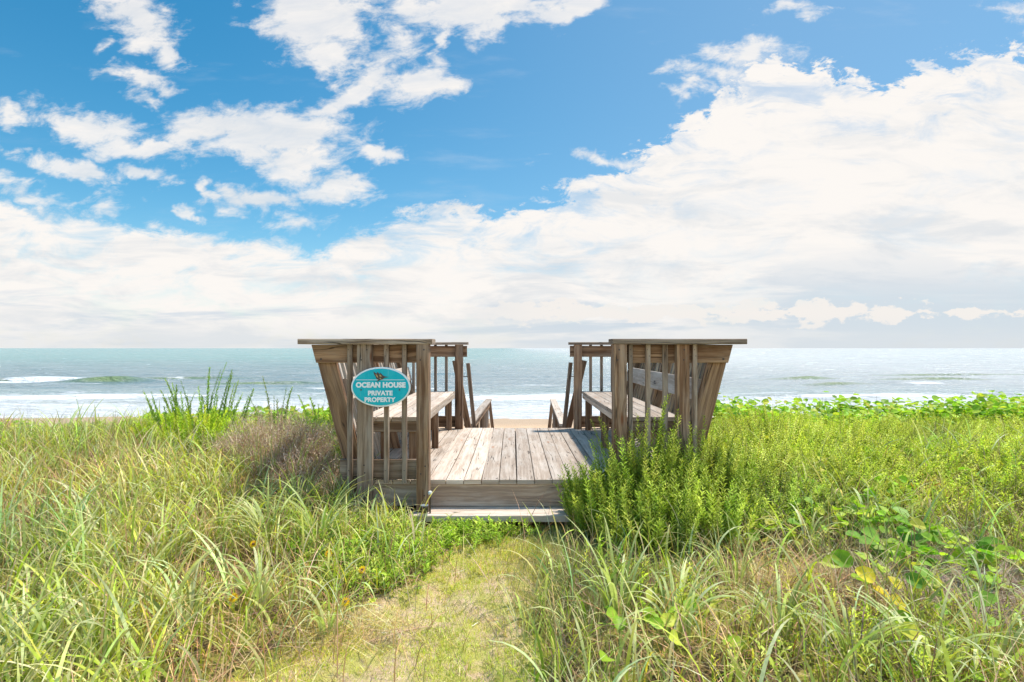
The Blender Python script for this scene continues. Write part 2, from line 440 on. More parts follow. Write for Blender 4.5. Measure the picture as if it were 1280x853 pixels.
# ------------------------------------------------------------------ benches with their railings
TAN = .245/.936
def make_bench(sg, label):
    r = empty('deck_bench', (OX+sg*1.2, 6.1, DZ)); tag(r, label, 'bench', 'built-in benches facing each other')
    X = lambda u: OX+sg*u
    dv = (0, 0, 1)
    lean = lambda z: 1.40+TAN*(z-DZ)       # outer face of the leaning back
    # caps
    c = MB(); c.beam((X(.705), 4.595, 1.474), (X(1.755), 4.595, 1.474), .20, .042, side=(0, 1, 0), ch=.005); c.build('rail_cap', W_GREY, r)
    c = MB(); c.beam((X(.665), 7.60, 1.482), (X(1.755), 7.60, 1.482), .17, .034, side=(0, 1, 0), ch=.005); c.build('rail_cap', W_GREY, r)
    c = MB(); c.beam((X(1.67), 4.70, 1.473), (X(1.67), 7.51, 1.473), .15, .036, side=(1, 0, 0), ch=.005); c.build('rail_cap', W_GREY, r)
    # headers, slanted outer ends
    for yh, a in ((4.628, .80), (7.615, .68)):
        zc = 1.378
        h = MB(); x0, x1 = X(a), X(1.668)
        # side vector is +z: the end is cut to follow the lean
        h.beam((x0, yh, zc), (x1, yh, zc), .145, .036, side=(0, 0, 1), cut0=0, cut1=TAN*(1.0))
        h.build('header', W_POST, r)
        bl = MB(); bl.beam((X(.80 if yh < 5 else .735), yh+(.004 if yh < 5 else 0), .45), (X(1.46), yh+(.004 if yh < 5 else 0), .45), .16 if yh < 5 else .145, .036, side=(0, 0, 1)); bl.build('bottom_rail', W_GREY if yh < 5 else W_POST, r)
    h = MB(); zc = 1.385
    h.beam((X(lean(zc)+.01), 4.70, zc), (X(lean(zc)+.01), 7.59, zc), .12, .034, side=(sg*TAN, 0, 1)); h.build('header', W_POST, r)
    # posts
    def post(u0, u1, y, dy, z0, z1, mat=W_POST, name='post', tone=None):
        if y < 5:
            mb = MB().beam((X((u0+u1)/2), y, z0), (X((u0+u1)/2), y, z1), abs(u1-u0), dy, side=(1, 0, 0), tone=tone)
            big = abs(u1-u0) > .06
            for zz in ((.27, .44, .50, 1.33, 1.41) if big else (.45, 1.36, 1.41)):
                mb.disc((X((u0+u1)/2+random.uniform(-.25, .25)*(u1-u0)), y-dy/2, zz), .0065 if big else .004, (0, -1, 0))
            mb.build(name, [mat, M_NAIL], r); return
        MB().beam((X((u0+u1)/2), y, z0), (X((u0+u1)/2), y, z1), abs(u1-u0), dy, side=(1, 0, 0), tone=tone).build(name, mat, r)
    if sg < 0:
        post(.733, .831, 4.555, .11, .12, 1.452, tone=.35)
        post(1.189, 1.303, 4.572, .07, .02, 1.452, W_GREY, tone=.5)
        bals = [(.917, .955), (1.062, 1.10), (1.352, 1.392)]
    else:
        post(.716, .818, 4.555, .11, .05, 1.452, tone=.7)
        post(1.216, 1.317, 4.572, .07, -.02, 1.452, W_POST, tone=.8)
        bals = [(.843, .878), (.982, 1.02), (1.118, 1.158), (1.355, 1.393)]
    for a, b in bals:
        post(a, b, 4.590, .036, .35, 1.452, W_GREY, 'baluster')
    post(.73, .832, 7.575, .09, -.6, 1.464, W_POST)
    for a in (.94, 1.085, 1.23, 1.375):
        post(a, a+.036, 7.655, .036, .33, 1.464, W_GREY, 'baluster')
    # leaning end posts
    def leaner(y, w, dy, z0, z1, mat, name, off=0.):
        a = lean(z0)-w/2+off; b = lean(z1)-w/2+off
        MB().beam((X(a), y, z0), (X(b), y, z1), w, dy, side=(1, 0, 0)).build(name, mat, r)
    leaner(4.672, .145, .046, .12, 1.36, W_LEAN, 'leaning_post')
    leaner(6.12, .13, .04, .05, 1.32, W_POST, 'leaning_post')
    leaner(7.565, .145, .046, .0, 1.36, W_POST, 'leaning_post')
    y = 4.83
    while y < 7.5:
        if abs(y-6.12) > .06: leaner(y, .036, .036, .22, 1.44, W_DECK if sg < 0 else W_GREY, 'slat', .0)
        y += .132
    # long plank of the backrest, inside the slats
    for zc, w in ((1.085, .18),):
        a = lean(zc)-.036-.145*0-.022
        MB().beam((X(a-.10), 4.72, zc), (X(a-.10), 7.53, zc), w, .036, side=(sg*TAN, 0, 1), tone=.7).build('back_plank', W_DECK, r)
    # seat
    s = MB()
    for k in range(4):
        uc = .885+k*.122
        s.beam((X(uc), 4.70+random.uniform(-.004, .004), .843), (X(uc), 7.50, .843), .116, .034, side=(1, 0, 0))
    s.build('seat', W_DECK, r)
    MB().beam((X(.845), 4.72, .797), (X(.845), 7.48, .797), .054, .034, side=(0, 0, 1)).build('seat_apron', W_DECK, r)
    for yb in (4.745, 6.08, 7.42):
        MB().beam((X(.865), yb, .777), (X(1.36), yb, .777), .088, .036, side=(0, 0, 1)).build('seat_bearer', W_GREY, r)
        MB().beam((X(.90), yb+.038, DZ), (X(.90), yb+.038, .822), .07, .038, side=(1, 0, 0)).build('leg', W_POST, r)
        MB().beam((X(1.14), yb+.038, DZ), (X(1.14), yb+.038, .822), .06, .038, side=(1, 0, 0)).build('leg', W_POST, r)
    MB().disc((X(1.61), 4.609, 1.335), .009, (0, -1, 0)).build('bolt', [M_NAIL, M_NAIL], r)
    return r
make_bench(-1, 'weathered wooden bench and slatted railing on the left of the deck, carrying the oval sign')
make_bench(1, 'weathered wooden bench and slatted railing on the right of the deck, behind the large bush')

# ------------------------------------------------------------------ stairs to the beach
stairs = empty('beach_stairs', (OX+.05, 8.0, -.75)); tag(stairs, 'wooden stairs and railed walkway going down to the beach behind the deck', 'stairs')
for k in range(4):
    zc = DZ-.22*(k+1); yc = 7.66+.14+.27*k
    MB().beam((OX-.68, yc, zc), (OX+.72, yc, zc), .26, .036, side=(0, 1, 0)).build('tread', W_DECK, stairs)
for x in (OX-.72, OX+.78):
    MB().beam((x, 7.68, .16), (x+.03, 8.80, -.76), .24, .038, side=(0, 0, 1)).build('stringer', W_GREY, stairs)
yaw = .0306
lx = lambda y: -.665+(y-8.0)*yaw; rx = lambda y: .735+(y-8.0)*yaw
fl = MB(); y = 8.8
while y < 12.6:
    fl.beam((lx(y), y, -.78), (rx(y), y, -.78), .135, .034, side=(0, 1, 0)); y += .14
fl.build('walkway_floor', W_DECK, stairs)
for fx in (lx, rx):
    MB().beam((fx(8.45), 8.45, .292), (fx(12.62), 12.62, .292), .13, .036, side=(1, 0, 0)).build('handrail', W_DECK, stairs)
    sgn = -1 if fx is lx else 1
    MB().beam((fx(8.45)+sgn*.0, 8.45, .20), (fx(12.62)+sgn*.0, 12.62, .20), .14, .036, side=(0, 0, 1)).build('side_rail', W_POST, stairs)
    MB().beam((fx(8.45), 8.45, -.30), (fx(12.62), 12.62, -.30), .14, .036, side=(0, 0, 1)).build('side_rail', W_POST, stairs)
    for y in (8.9, 10.1, 11.3, 12.5):
        MB().beam((fx(y)+sgn*.04, y, -3.6), (fx(y)+sgn*.04, y, .27), .09, .09, side=(1, 0, 0)).build('post', W_POST, stairs)
    for y in np.arange(11.6, 12.45, .17):
        MB().beam((fx(y), y, -.7), (fx(y), y, .14), .05, .03, side=(0, 1, 0)).build('baluster', W_GREY, stairs)
for (xt, zt, xb, y, w, mt) in ((-.61, 1.216, -.527, 7.86, .052, W_GREY), (-.80, 1.25, -.625, 8.02, .085, W_LEAN),
                          (.79, 1.225, .703, 7.86, .052, W_GREY), (.99, 1.25, .775, 8.02, .085, W_LEAN)):
    d = (xb-xt)/(zt-.33)
    MB().beam((xb+d*1.3, y, .33-1.3), (xt, y, zt), w, .045, side=(1, 0, 0)).build('splayed_post', mt, stairs)
for sx in (-1, 1):
    x0 = lx(12.7) if sx < 0 else rx(12.7)
    MB().beam((x0+sx*-.06+.13*(1 if sx < 0 else -1), 12.72, -1.4), (x0, 12.72, .30), .07, .045, side=(1, 0, 0)).build('splayed_post', W_LEAN, stairs)
# lower flight down the seaward face
for k in range(13):
    zc = -.80-.22*(k+1); yc = 12.8+.29*k
    if zc < -3.9: break
    MB().beam((lx(12.8)+.02, yc, zc), (rx(12.8)-.02, yc, zc), .27, .036, side=(0, 1, 0)).build('tread', W_DECK, stairs)
for x in (lx(12.8), rx(12.8)):
    MB().beam((x, 12.66, -.92), (x, 16.9, -4.15), .24, .038, side=(0, 0, 1)).build('stringer', W_GREY, stairs)
# rope loop and hook between the splayed posts
def tube(pts, r, mat, name, parent=None, res=6):
    cu = bpy.data.curves.new(name, 'CURVE'); cu.dimensions = '3D'; cu.bevel_depth = r; cu.bevel_resolution = 3
    sp = cu.splines.new('NURBS'); sp.points.add(len(pts)-1)
    for p, q in zip(sp.points, pts): p.co = (*q, 1)
    sp.use_endpoint_u = True; sp.order_u = 3; sp.resolution_u = res
    tmp = bpy.data.objects.new('tmp', cu); C.objects.link(tmp); bpy.context.view_layer.update()
    dg = bpy.context.evaluated_depsgraph_get()
    me = bpy.data.meshes.new_from_object(tmp.evaluated_get(dg)); bpy.data.objects.remove(tmp)
    me.materials.clear(); me.materials.append(mat)
    for pl in me.polygons: pl.use_smooth = True
    o = bpy.data.objects.new(name, me); C.objects.link(o)
    if parent is not None:
        o.parent = parent; o.matrix_parent_inverse = parent.matrix_world.inverted()
    return o
M_IRON = simple('dark_iron', (.06, .055, .05), .5, .6)
for sx, xa, xb in ((-1, -.595, -.70), (1, .775, .88)):
    tube([(xa, 7.85, 1.06), ((xa+xb)/2, 7.90, 1.0), (xb, 7.97, 1.05)], .006, M_IRON, 'hook_wire', stairs)

# ------------------------------------------------------------------ sign
M_TEAL, _t, _p, _o = newmat('teal_paint')
_c = _t.n.new('ShaderNodeTexCoord').outputs['Object']
_s = _t.sep(_c)
_a = _t.mix(_t.mul(_t.sstep(_t.noise(_c, 9, 5, .65), .42, .7), .35), (.0, .40, .47), (.06, .50, .54))
_a = _t.mix(_t.mul(_t.sstep(_t.noise(_t.xyz(_t.mul(_s[0], 60), 0., _t.mul(_s[2], 6)), 1, 5, .6), .58, .75), .22), _a, (.35, .55, .56))
_a = _t.mix(_t.mul(_t.sstep(_t.noise(_c, 120, 3, .6), .66, .74), .5), _a, (.03, .16, .18))
_t.l.new(_a, _p.inputs['Base Color']); _p.inputs['Roughness'].default_value = .5; _p.inputs['Specular IOR Level'].default_value = .2
M_WHITE = simple('white_paint', (.82, .82, .80), .4)
M_BIRD = simple('bird_dark_brown', (.06, .04, .03), .5)
M_GOLD = simple('bird_gold', (.42, .30, .10), .4)
SX, SY, SZ = (477.5-641)/158.5, 4.505, CZ-(483.5-435)/158.5
def ellipse_plate(a, b, y0, y1, mat, name, parent, inner=None, n=96):
    bmv = []; f = []
    for k in range(n):
        t = 2*math.pi*k/n; c_, s_ = math.cos(t), math.sin(t)
        e = .003
        bmv += [((a-e)*c_, y0, (b-e)*s_), (a*c_, y0+e, b*s_), (a*c_, y1, b*s_)]
    for k in range(n):
        i, j = k*3, ((k+1) % n)*3
        f += [(i, j, j+1, i+1), (i+1, j+1, j+2, i+2)]
    f.append(tuple(k*3 for k in range(n-1, -1, -1))); f.append(tuple(k*3+2 for k in range(n)))
    me = bpy.data.meshes.new(name); me.from_pydata([(SX+p[0], p[1], SZ+p[2]) for p in bmv], [], f); me.materials.append(mat)
    o = bpy.data.objects.new(name, me); C.objects.link(o)
    o.parent = parent; o.matrix_parent_inverse = parent.matrix_world.inverted()
    return o
sign = empty('oval_sign', (SX, SY, SZ)); tag(sign, 'oval teal sign with white rim and white lettering, screwed to the left railing', 'sign')
ellipse_plate(.232, .156, 4.499, 4.517, M_WHITE, 'rim', sign)
face = ellipse_plate(.220, .144, 4.495, 4.505, M_TEAL, 'face', sign)
def flat(pts, name, mat, parent, y=4.4925, th=.003):
    n = len(pts); v = [(SX+x, y, SZ+z) for x, z in pts]+[(SX+x, y+th, SZ+z) for x, z in pts]
    f = [tuple(range(n)), tuple(range(2*n-1, n-1, -1))]+[(i, i+n, (i+1) % n+n, (i+1) % n) for i in range(n)]
    me = bpy.data.meshes.new(name); me.from_pydata(v, [], f); me.materials.append(mat)
    o = bpy.data.objects.new(name, me); C.objects.link(o)
    o.parent = parent; o.matrix_parent_inverse = parent.matrix_world.inverted(); return o
def text(s, w, h, zc, xc, bold=.0):
    cu = bpy.data.curves.new('t', 'FONT'); cu.body = s; cu.size = 1; cu.extrude = .02; cu.offset = bold
    cu.space_character = 1.06
    cu.align_x = 'CENTER'
    tmp = bpy.data.objects.new('tmp', cu); C.objects.link(tmp); bpy.context.view_layer.update()
    dg = bpy.context.evaluated_depsgraph_get(); me = bpy.data.meshes.new_from_object(tmp.evaluated_get(dg)); bpy.data.objects.remove(tmp)
    co = np.empty(len(me.vertices)*3, dtype=np.float32); me.vertices.foreach_get('co', co); co = co.reshape(-1, 3)
    lo, hi = co.min(0), co.max(0)
    n = np.empty_like(co)
    n[:, 0] = (co[:, 0]-(lo[0]+hi[0])/2)*w/(hi[0]-lo[0])+SX+xc
    n[:, 2] = (co[:, 1]-(lo[1]+hi[1])/2)*h/(hi[1]-lo[1])+SZ+zc
    n[:, 1] = 4.4945-(co[:, 2])*.1
    me.vertices.foreach_set('co', n.ravel()); me.materials.clear(); me.materials.append(M_WHITE); me.update()
    o = bpy.data.objects.new('lettering', me); C.objects.link(o); bpy.context.view_layer.update()
    o.parent = face; o.matrix_parent_inverse = face.matrix_world.inverted()
text('OCEAN HOUSE', .388, .044, .0165, .001, .06)
text('PRIVATE', .192, .038, -.047, -.002, .05)
text('PROPERTY', .242, .038, -.0985, -.004, .05)
MBl = [(-.192, .0540), (.188, .0540), (.188, .0575), (-.192, .0575)]
flat(MBl, 'white_line', M_WHITE, face)
bird = flat([(-.055, .122), (-.050, .098), (-.040, .084), (-.033, .066), (-.018, .056), (-.034, .044), (-.028, .042), (-.004, .054), (.016, .060), (.030, .072), (.062, .078), (.034, .083), (.020, .090), (.006, .104), (-.004, .112), (-.002, .098), (-.014, .108), (-.026, .118), (-.030, .104), (-.044, .112)], 'bird_emblem', M_BIRD, face, 4.4915, .004)
flat([(-.040, .100), (-.028, .078), (-.018, .070), (-.022, .086), (-.030, .098)], 'bird_emblem_gold', M_GOLD, face, 4.4905, .002)
flat([(-.010, .098), (-.006, .082), (.010, .080), (.004, .094)], 'bird_emblem_gold', M_GOLD, face, 4.4905, .002)
flat([(-.010, .070), (-.002, .062), (.006, .066), (.0, .072)], 'bird_emblem_gold', M_GOLD, face, 4.4905, .002)
for x in (-.152, .148):
    m_ = MB().disc((SX+x, 4.4945, SZ-.022), .006, (0, -1, 0), h=.003); m_.build('screw', [M_NAIL, M_NAIL], sign)

# ------------------------------------------------------------------ solar path light by the step
def lathe(prof, loc, mat, name, parent, n=20):
    v = []; f = []
    for r_, z in prof:
        for k in range(n):
            a = 2*math.pi*k/n; v.append((loc[0]+r_*math.cos(a), loc[1]+r_*math.sin(a), loc[2]+z))
    for i in range(len(prof)-1):
        for k in range(n):
            k2 = (k+1) % n; f.append((i*n+k, i*n+k2, (i+1)*n+k2, (i+1)*n+k))
    f.append(tuple(range(n-1, -1, -1))); f.append(tuple((len(prof)-1)*n+k for k in range(n)))
    me = bpy.data.meshes.new(name); me.from_pydata(v, [], f); me.materials.append(mat)
    o = bpy.data.objects.new(name, me); C.objects.link(o); o.parent = parent; o.matrix_parent_inverse = parent.matrix_world.inverted()
    return o
M_PLAS = simple('bronze_plastic', (.045, .032, .022), .35)
M_LENS = simple('frosted_lens', (.62, .62, .58), .25)
M_PANEL = simple('solar_panel_grey', (.22, .26, .28), .2)
LP = (-.665, 4.33, .03)
sl = empty('garden_light', LP); tag(sl, 'small dark solar garden light standing in the weeds at the left end of the step', 'lamp')
capo = lathe([(.031, .160), (.034, .165), (.034, .205), (.031, .21)], LP, M_PLAS, 'cap', sl); bpy.context.view_layer.update()
lathe([(.030, .2105), (.030, .213)], LP, M_PANEL, 'solar_panel', capo)

lathe([(.018, .125), (.024, .135), (.025, .174)], LP, M_LENS, 'lens', sl)
lathe([(.004, -.08), (.012, .0), (.012, .1245)], LP, M_PLAS, 'stake', sl)
LQ = (-.642, 4.47, 0.)
s2 = empty('garden_stake', LQ); tag(s2, 'thin brown stake with a white knob leaning at the foot of the left corner post', 'stake')
lathe([(.006, -.05), (.007, .28)], LQ, M_PLAS, 'stake_rod', s2)
lathe([(.002, .2805), (.014, .286), (.018, .298), (.014, .31), (.003, .316)], LQ, M_LENS, 'knob', s2)

# ------------------------------------------------------------------ vegetation
def leaf_mat(name, transl=.35, rough=.5, spec=.3, vein=False):
    spec *= .5; rough = min(.9, rough+.12)
    m, t, p, out = newmat(name)
    c = t.attr('tint', 'Color')
    P = t.n.new('ShaderNodeNewGeometry').outputs['Position']
    nz = t.lin(t.noise(P, 40, 3, .5), .3, .7, .8, 1.15)
    sc = t.n.new('ShaderNodeVectorMath'); sc.operation = 'SCALE'; t.l.new(c, sc.inputs[0]); t.l.new(nz, sc.inputs['Scale'])
    t.l.new(sc.outputs[0], p.inputs['Base Color'])
    p.inputs['Roughness'].default_value = rough; p.inputs['Specular IOR Level'].default_value = spec
    tr = t.n.new('ShaderNodeBsdfTranslucent')
    s2 = t.n.new('ShaderNodeVectorMath'); s2.operation = 'MULTIPLY'; t.l.new(sc.outputs[0], s2.inputs[0]); s2.inputs[1].default_value = (1.15, 1.3, .6)
    t.l.new(s2.outputs[0], tr.inputs[0])
    mx = t.n.new('ShaderNodeMixShader'); mx.inputs[0].default_value = transl
    t.l.new(p.outputs[0], mx.inputs[1]); t.l.new(tr.outputs[0], mx.inputs[2]); t.l.new(mx.outputs[0], out.inputs[0])
    return m
M_BLADE = leaf_mat('grass_blade', .35, .42, .4)
M_LEAF = leaf_mat('shrub_leaf', .30, .45, .4)
M_ROUND = leaf_mat('round_leaf', .40, .38, .45)
M_STRAW = leaf_mat('dry_straw', .15, .8, .15)
M_STEM = leaf_mat('stem', .0, .8, .2)

def arr(c): return np.array(c, float)
def pick(pal, n, jitter=.12, wts=None):
    pal = arr(pal); i = rng.choice(len(pal), n, p=wts)
    c = pal[i]*(1+rng.normal(0, jitter, (n, 1)))
    return np.clip(c*(1+rng.normal(0, jitter*.4, (n, 3))), .005, .95)
class VM:
    def __init__(s): s.V = []; s.Q = []; s.C = []; s.n = 0
    def put(s, V, Q, Cc):
        s.V.append(V.reshape(-1, 3)); s.Q.append(Q.reshape(-1, 4)+s.n); s.C.append(Cc.reshape(-1, 3)); s.n += len(s.V[-1])
    def build(s, name, mat, parent=None, smooth=False):
        return npmesh(name, np.concatenate(s.V), np.concatenate(s.Q), mat, np.concatenate(s.C), parent, smooth)
    def blades(s, P, h, az, lean, curl, w, col, K=5, tip=None, fold=0., tipw=.08):
        n = len(P); t = np.linspace(0, 1, K+1)[None]
        az = az[:, None]; dd = np.stack([np.cos(az), np.sin(az), az*0], -1)      # n,1,3
        th = lean[:, None]+curl[:, None]*t**1.6
        st = (h/K)[:, None]*np.ones_like(t)
        hx = np.concatenate([np.zeros((n, 1)), np.cumsum(st[:, 1:]*np.sin((th[:, 1:]+th[:, :-1])/2), 1)], 1)
        hz = np.concatenate([np.zeros((n, 1)), np.cumsum(st[:, 1:]*np.cos((th[:, 1:]+th[:, :-1])/2), 1)], 1)
        c = P[:, None, :]+dd*hx[..., None]; c[..., 2] += hz
        prof = np.clip((.55+.9*t)*(1-t)**.7*1.15, tipw, 1); prof[:, 0] = .6
        ww = (w[:, None]*prof)[..., None]*.5
        tw = rng.normal(0, .6, (n, 1))*(.3+t)
        sx = np.stack([-np.sin(az+tw), np.cos(az+tw), 0*tw], -1)
        V = np.stack([c-sx*ww, c+sx*ww], 2)            # n,K+1,2,3
        b = np.arange(n)[:, None]*((K+1)*2)+np.arange(K)[None]*2
        Q = np.stack([b, b+1, b+3, b+2], -1)
        cc = np.repeat(np.repeat(col[:, None, None, :], K+1, 1), 2, 2)
        if tip is not None:
            k = (np.clip((t-.55)/.45, 0, 1)**1.5*.7)[..., None, None]
            cc = cc*(1-k)+tip[:, None, None, :]*k
        s.put(V, Q, cc)
        return c
    def leaves(s, P, T, N, L, W, col, fold=.15, shape='lance'):
        n = len(P); T = T/np.linalg.norm(T, axis=1, keepdims=True)
        B = np.cross(N, T); B /= np.linalg.norm(B, axis=1, keepdims=True)+1e-9; N = np.cross(T, B)
        if shape == 'lance':
            tv = arr([(0, 0, 0), (.45, -.5, fold), (.45, 0, 0), (.45, .5, fold), (1, 0, -fold*.6)])
            q = np.array([(0, 1, 4, 2), (0, 2, 4, 3)])
        elif shape == 'ovate':
            tv = arr([(0, 0, 0), (.2, -.36, fold*.8), (.55, -.46, fold), (.98, 0, -fold), (.55, .46, fold), (.2, .36, fold*.8), (.45, 0, 0)])
            q = np.array([(0, 1, 2, 6), (6, 2, 3, 3), (0, 6, 4, 5), (6, 3, 4, 4)])
            q = np.array([(0, 1, 2, 6), (0, 6, 4, 5)]); q = np.vstack([q, [(6, 2, 3, 4)]])
        else:
            tv = arr([(0, 0, 0), (.08, .27, fold*.5), (.38, .48, fold), (.74, .38, fold*.7), (.96, .1, -.1*fold), (.93, 0, -.3*fold), (.96, -.1, -.1*fold), (.74, -.38, fold*.7), (.38, -.48, fold), (.08, -.27, fold*.5), (.36, 0, -.02), (.72, 0, -.06)])
            q = np.array([(0, 1, 2, 10), (10, 2, 3, 11), (11, 3, 4, 5), (0, 10, 8, 9), (10, 11, 7, 8), (11, 5, 6, 7)])
        V = P[:, None]+T[:, None]*(tv[None, :, 0:1]*L[:, None, None])+B[:, None]*(tv[None, :, 1:2]*W[:, None, None])+N[:, None]*(tv[None, :, 2:3]*W[:, None, None])
        Q = q[None]+(np.arange(n)*len(tv))[:, None, None]
        s.put(V, Q, np.repeat(col[:, None, :], len(tv), 1))

TIP = [(.50, .40, .20), (.42, .30, .14)]
GREENS = [(.38, .45, .05), (.48, .55, .07), (.27, .35, .04), (.54, .52, .10), (.60, .58, .08)]
BLUEGR = [(.44, .49, .17), (.54, .58, .24), (.37, .43, .12), (.63, .64, .33)]
STRAW = [(.62, .46, .20), (.50, .33, .14), (.74, .60, .32), (.34, .20, .10), (.58, .42, .22)]

def scatter(n, x0, x1, y0, y1, dens):
    """rejection scatter; dens(X,Y) in 0..1"""
    out = []; got = 0
    while got < n:
        X = rng.uniform(x0, x1, n*2); Y = rng.uniform(y0, y1, n*2)
        k = rng.random(n*2) < dens(X, Y)
        P = np.stack([X[k], Y[k]], 1); out.append(P); got += len(P)
        if len(out) > 60: break
    P = np.concatenate(out)[:n]
    return np.column_stack([P, G(P[:, 0], P[:, 1])])
def infrus(X, Y, pad=.5): return (np.abs(X) < Y*.90+pad)
def offdeck(X, Y):
    u = np.abs(X-OX)
    return ~((u < 1.42) & (Y > 4.40) & (Y < 8.9))
def bushy(X, Y):  # where the leafy bushes stand on the right
    a = np.exp(-(((X-1.05)/.75)**2+((Y-4.35)/.6)**2)**2)
    b = np.exp(-(((X-2.4)/1.4)**2+((Y-5.9)/1.2)**2)**2)
    c = np.exp(-(((X-4.4)/1.6)**2+((Y-6.4)/.9)**2)**2)
    return np.clip(a+b+c, 0, 1)

# --- main dune grass (nobody could count it) -----------------------------------
def field(n, name, label, pal, wts, hr, wr, leanr, curlr, dens, mat, x=(-9, 9), y=(1.55, 9.2), K=5, tip=True, group=None):
    P = scatter(n, x[0], x[1], y[0], y[1], dens)
    n = len(P); P[:, 2] -= .01
    col = pick(pal, n, .22, wts)
    patch = fbm(P[:, 0]*1.3, P[:, 1]*1.3, 40)[:, None]
    col = col*(1+(patch-.5)*np.array([[1.1, .55, .6]]))
    vm = VM()
    vm.blades(P, rng.uniform(*hr, n)*(.55+.9*fbm(P[:, 0]*.9, P[:, 1]*.9, 50))*(1-.4*ss(P[:, 1], 6.6, 7.8))*(1-.6*np.exp(-((P[:, 0]+6.3)/.8)**2)*(P[:, 1] > 6.5)), rng.uniform(0, 2*math.pi, n), np.abs(rng.normal(*leanr, n)), rng.uniform(*curlr, n), rng.uniform(*wr, n), col, K, pick(TIP, n) if tip else None)
    o = vm.build(name, mat, smooth=True); tag(o, label, 'grass', kind='stuff')
    return o
def keepout(X, Y):
    e = X*0
    for cx_, cy_, r_ in ((-3.4, 6.4, .8), (-2.35, 5.5, .7), (-1.8, 4.95, .45), (-2.0, 4.7, .3), (-.66, 4.3, .15), (-2.95, 5.5, .5), (2.75, 3.42, .55), (1.85, 3.4, .35), (-3.6, 3.9, .35), (-1.7, 3.3, .3), (-4.6, 5.2, .4), (1.2, 3.0, .25), (2.45, 2.95, .4), (2.9, 3.1, .4)):
        e = np.maximum(e, np.exp(-(((X-cx_)**2+(Y-cy_)**2)/r_**2)**2))
    return e
def g_dens(X, Y):
    left = (X < path_c(np.minimum(Y, 4.5)))
    d = infrus(X, Y)*offdeck(X, Y)*(1-pathmask(X, Y))
    d = d*np.where(left, .92, .24)*(1-.88*bushy(X, Y))*np.where(Y > 7.2, .6, 1.)
    bare = ss(fbm(X*1.1, Y*1.1, 60), .36, .55)
    return np.clip(d*(.25+.75*bare)*(1-.93*keepout(X, Y)), 0, 1)
def s_dens(X, Y):
    d = infrus(X, Y)*offdeck(X, Y)*(1-pathmask(X, Y)*.85)*(1-.6*bushy(X, Y))*np.where(X > .4, .6, 1.)
    return np.clip(d*(.5+.9*(1-ss(fbm(X*1.1, Y*1.1, 60), .4, .6))), 0, 1)
field(23000, 'dune_grass', 'mixed green dune grass covering the sand on both sides of the deck', GREENS+BLUEGR+[(.46,.42,.20)], None, (.10, .36), (.005, .012), (.25, .22), (.2, 1.5), g_dens, M_BLADE)
field(38000, 'dead_grass', 'tangled straw coloured dead grass lying between the green blades', STRAW+[(.44,.27,.18),(.34,.2,.13)], None, (.12, .46), (.003, .008), (.65, .45), (.0, 1.3), s_dens, M_STRAW, K=4, tip=False)
# wide arching blades in between, not countable
field(4200, 'broad_dune_grass', 'broad pale green grass blades arching over the finer dune grass', BLUEGR+GREENS[:2], None, (.26, .56), (.010, .021), (.22, .18), (.6, 2.3), lambda X, Y: g_dens(X, Y)*np.where(X < 0, 1., 1.0)*(1-.9*bushy(X, Y))*np.where(Y < 5.5, 1, .45), M_BLADE, K=9)
# short turf on the path
def t_dens(X, Y): return np.clip(infrus(X, Y)*pathmask(X, Y)*(.25+1.1*ss(fbm(X*3.2, Y*3.2, 70), .36, .62)+.5*ss(Y, 4.0, 4.4)), 0, 1)
field(80000, 'path_turf', 'short sparse yellow green turf growing on the sandy path', [(.60, .60, .07), (.70, .66, .11), (.44, .50, .05), (.80, .66, .28)], None, (.012, .055), (.002, .0045), (.55, .35), (.0, .9), t_dens, M_BLADE, x=(-1.8, 1.0), y=(1.6, 4.6), K=3, tip=False)
# loose turf and thin green grass on the right verge of the path
field(9000, 'verge_grass', 'fine olive grass along the right edge of the path below the bush', [(.24, .27, .08), (.30, .33, .10), (.38, .30, .16)], None, (.05, .17), (.002, .004), (.5, .3), (.2, 1.1), lambda X, Y: np.exp(-(((X-.42)/.38)**2+((Y-3.6)/.75)**2)), M_BLADE, x=(-.4, 1.4), y=(2.2, 4.6), K=4)

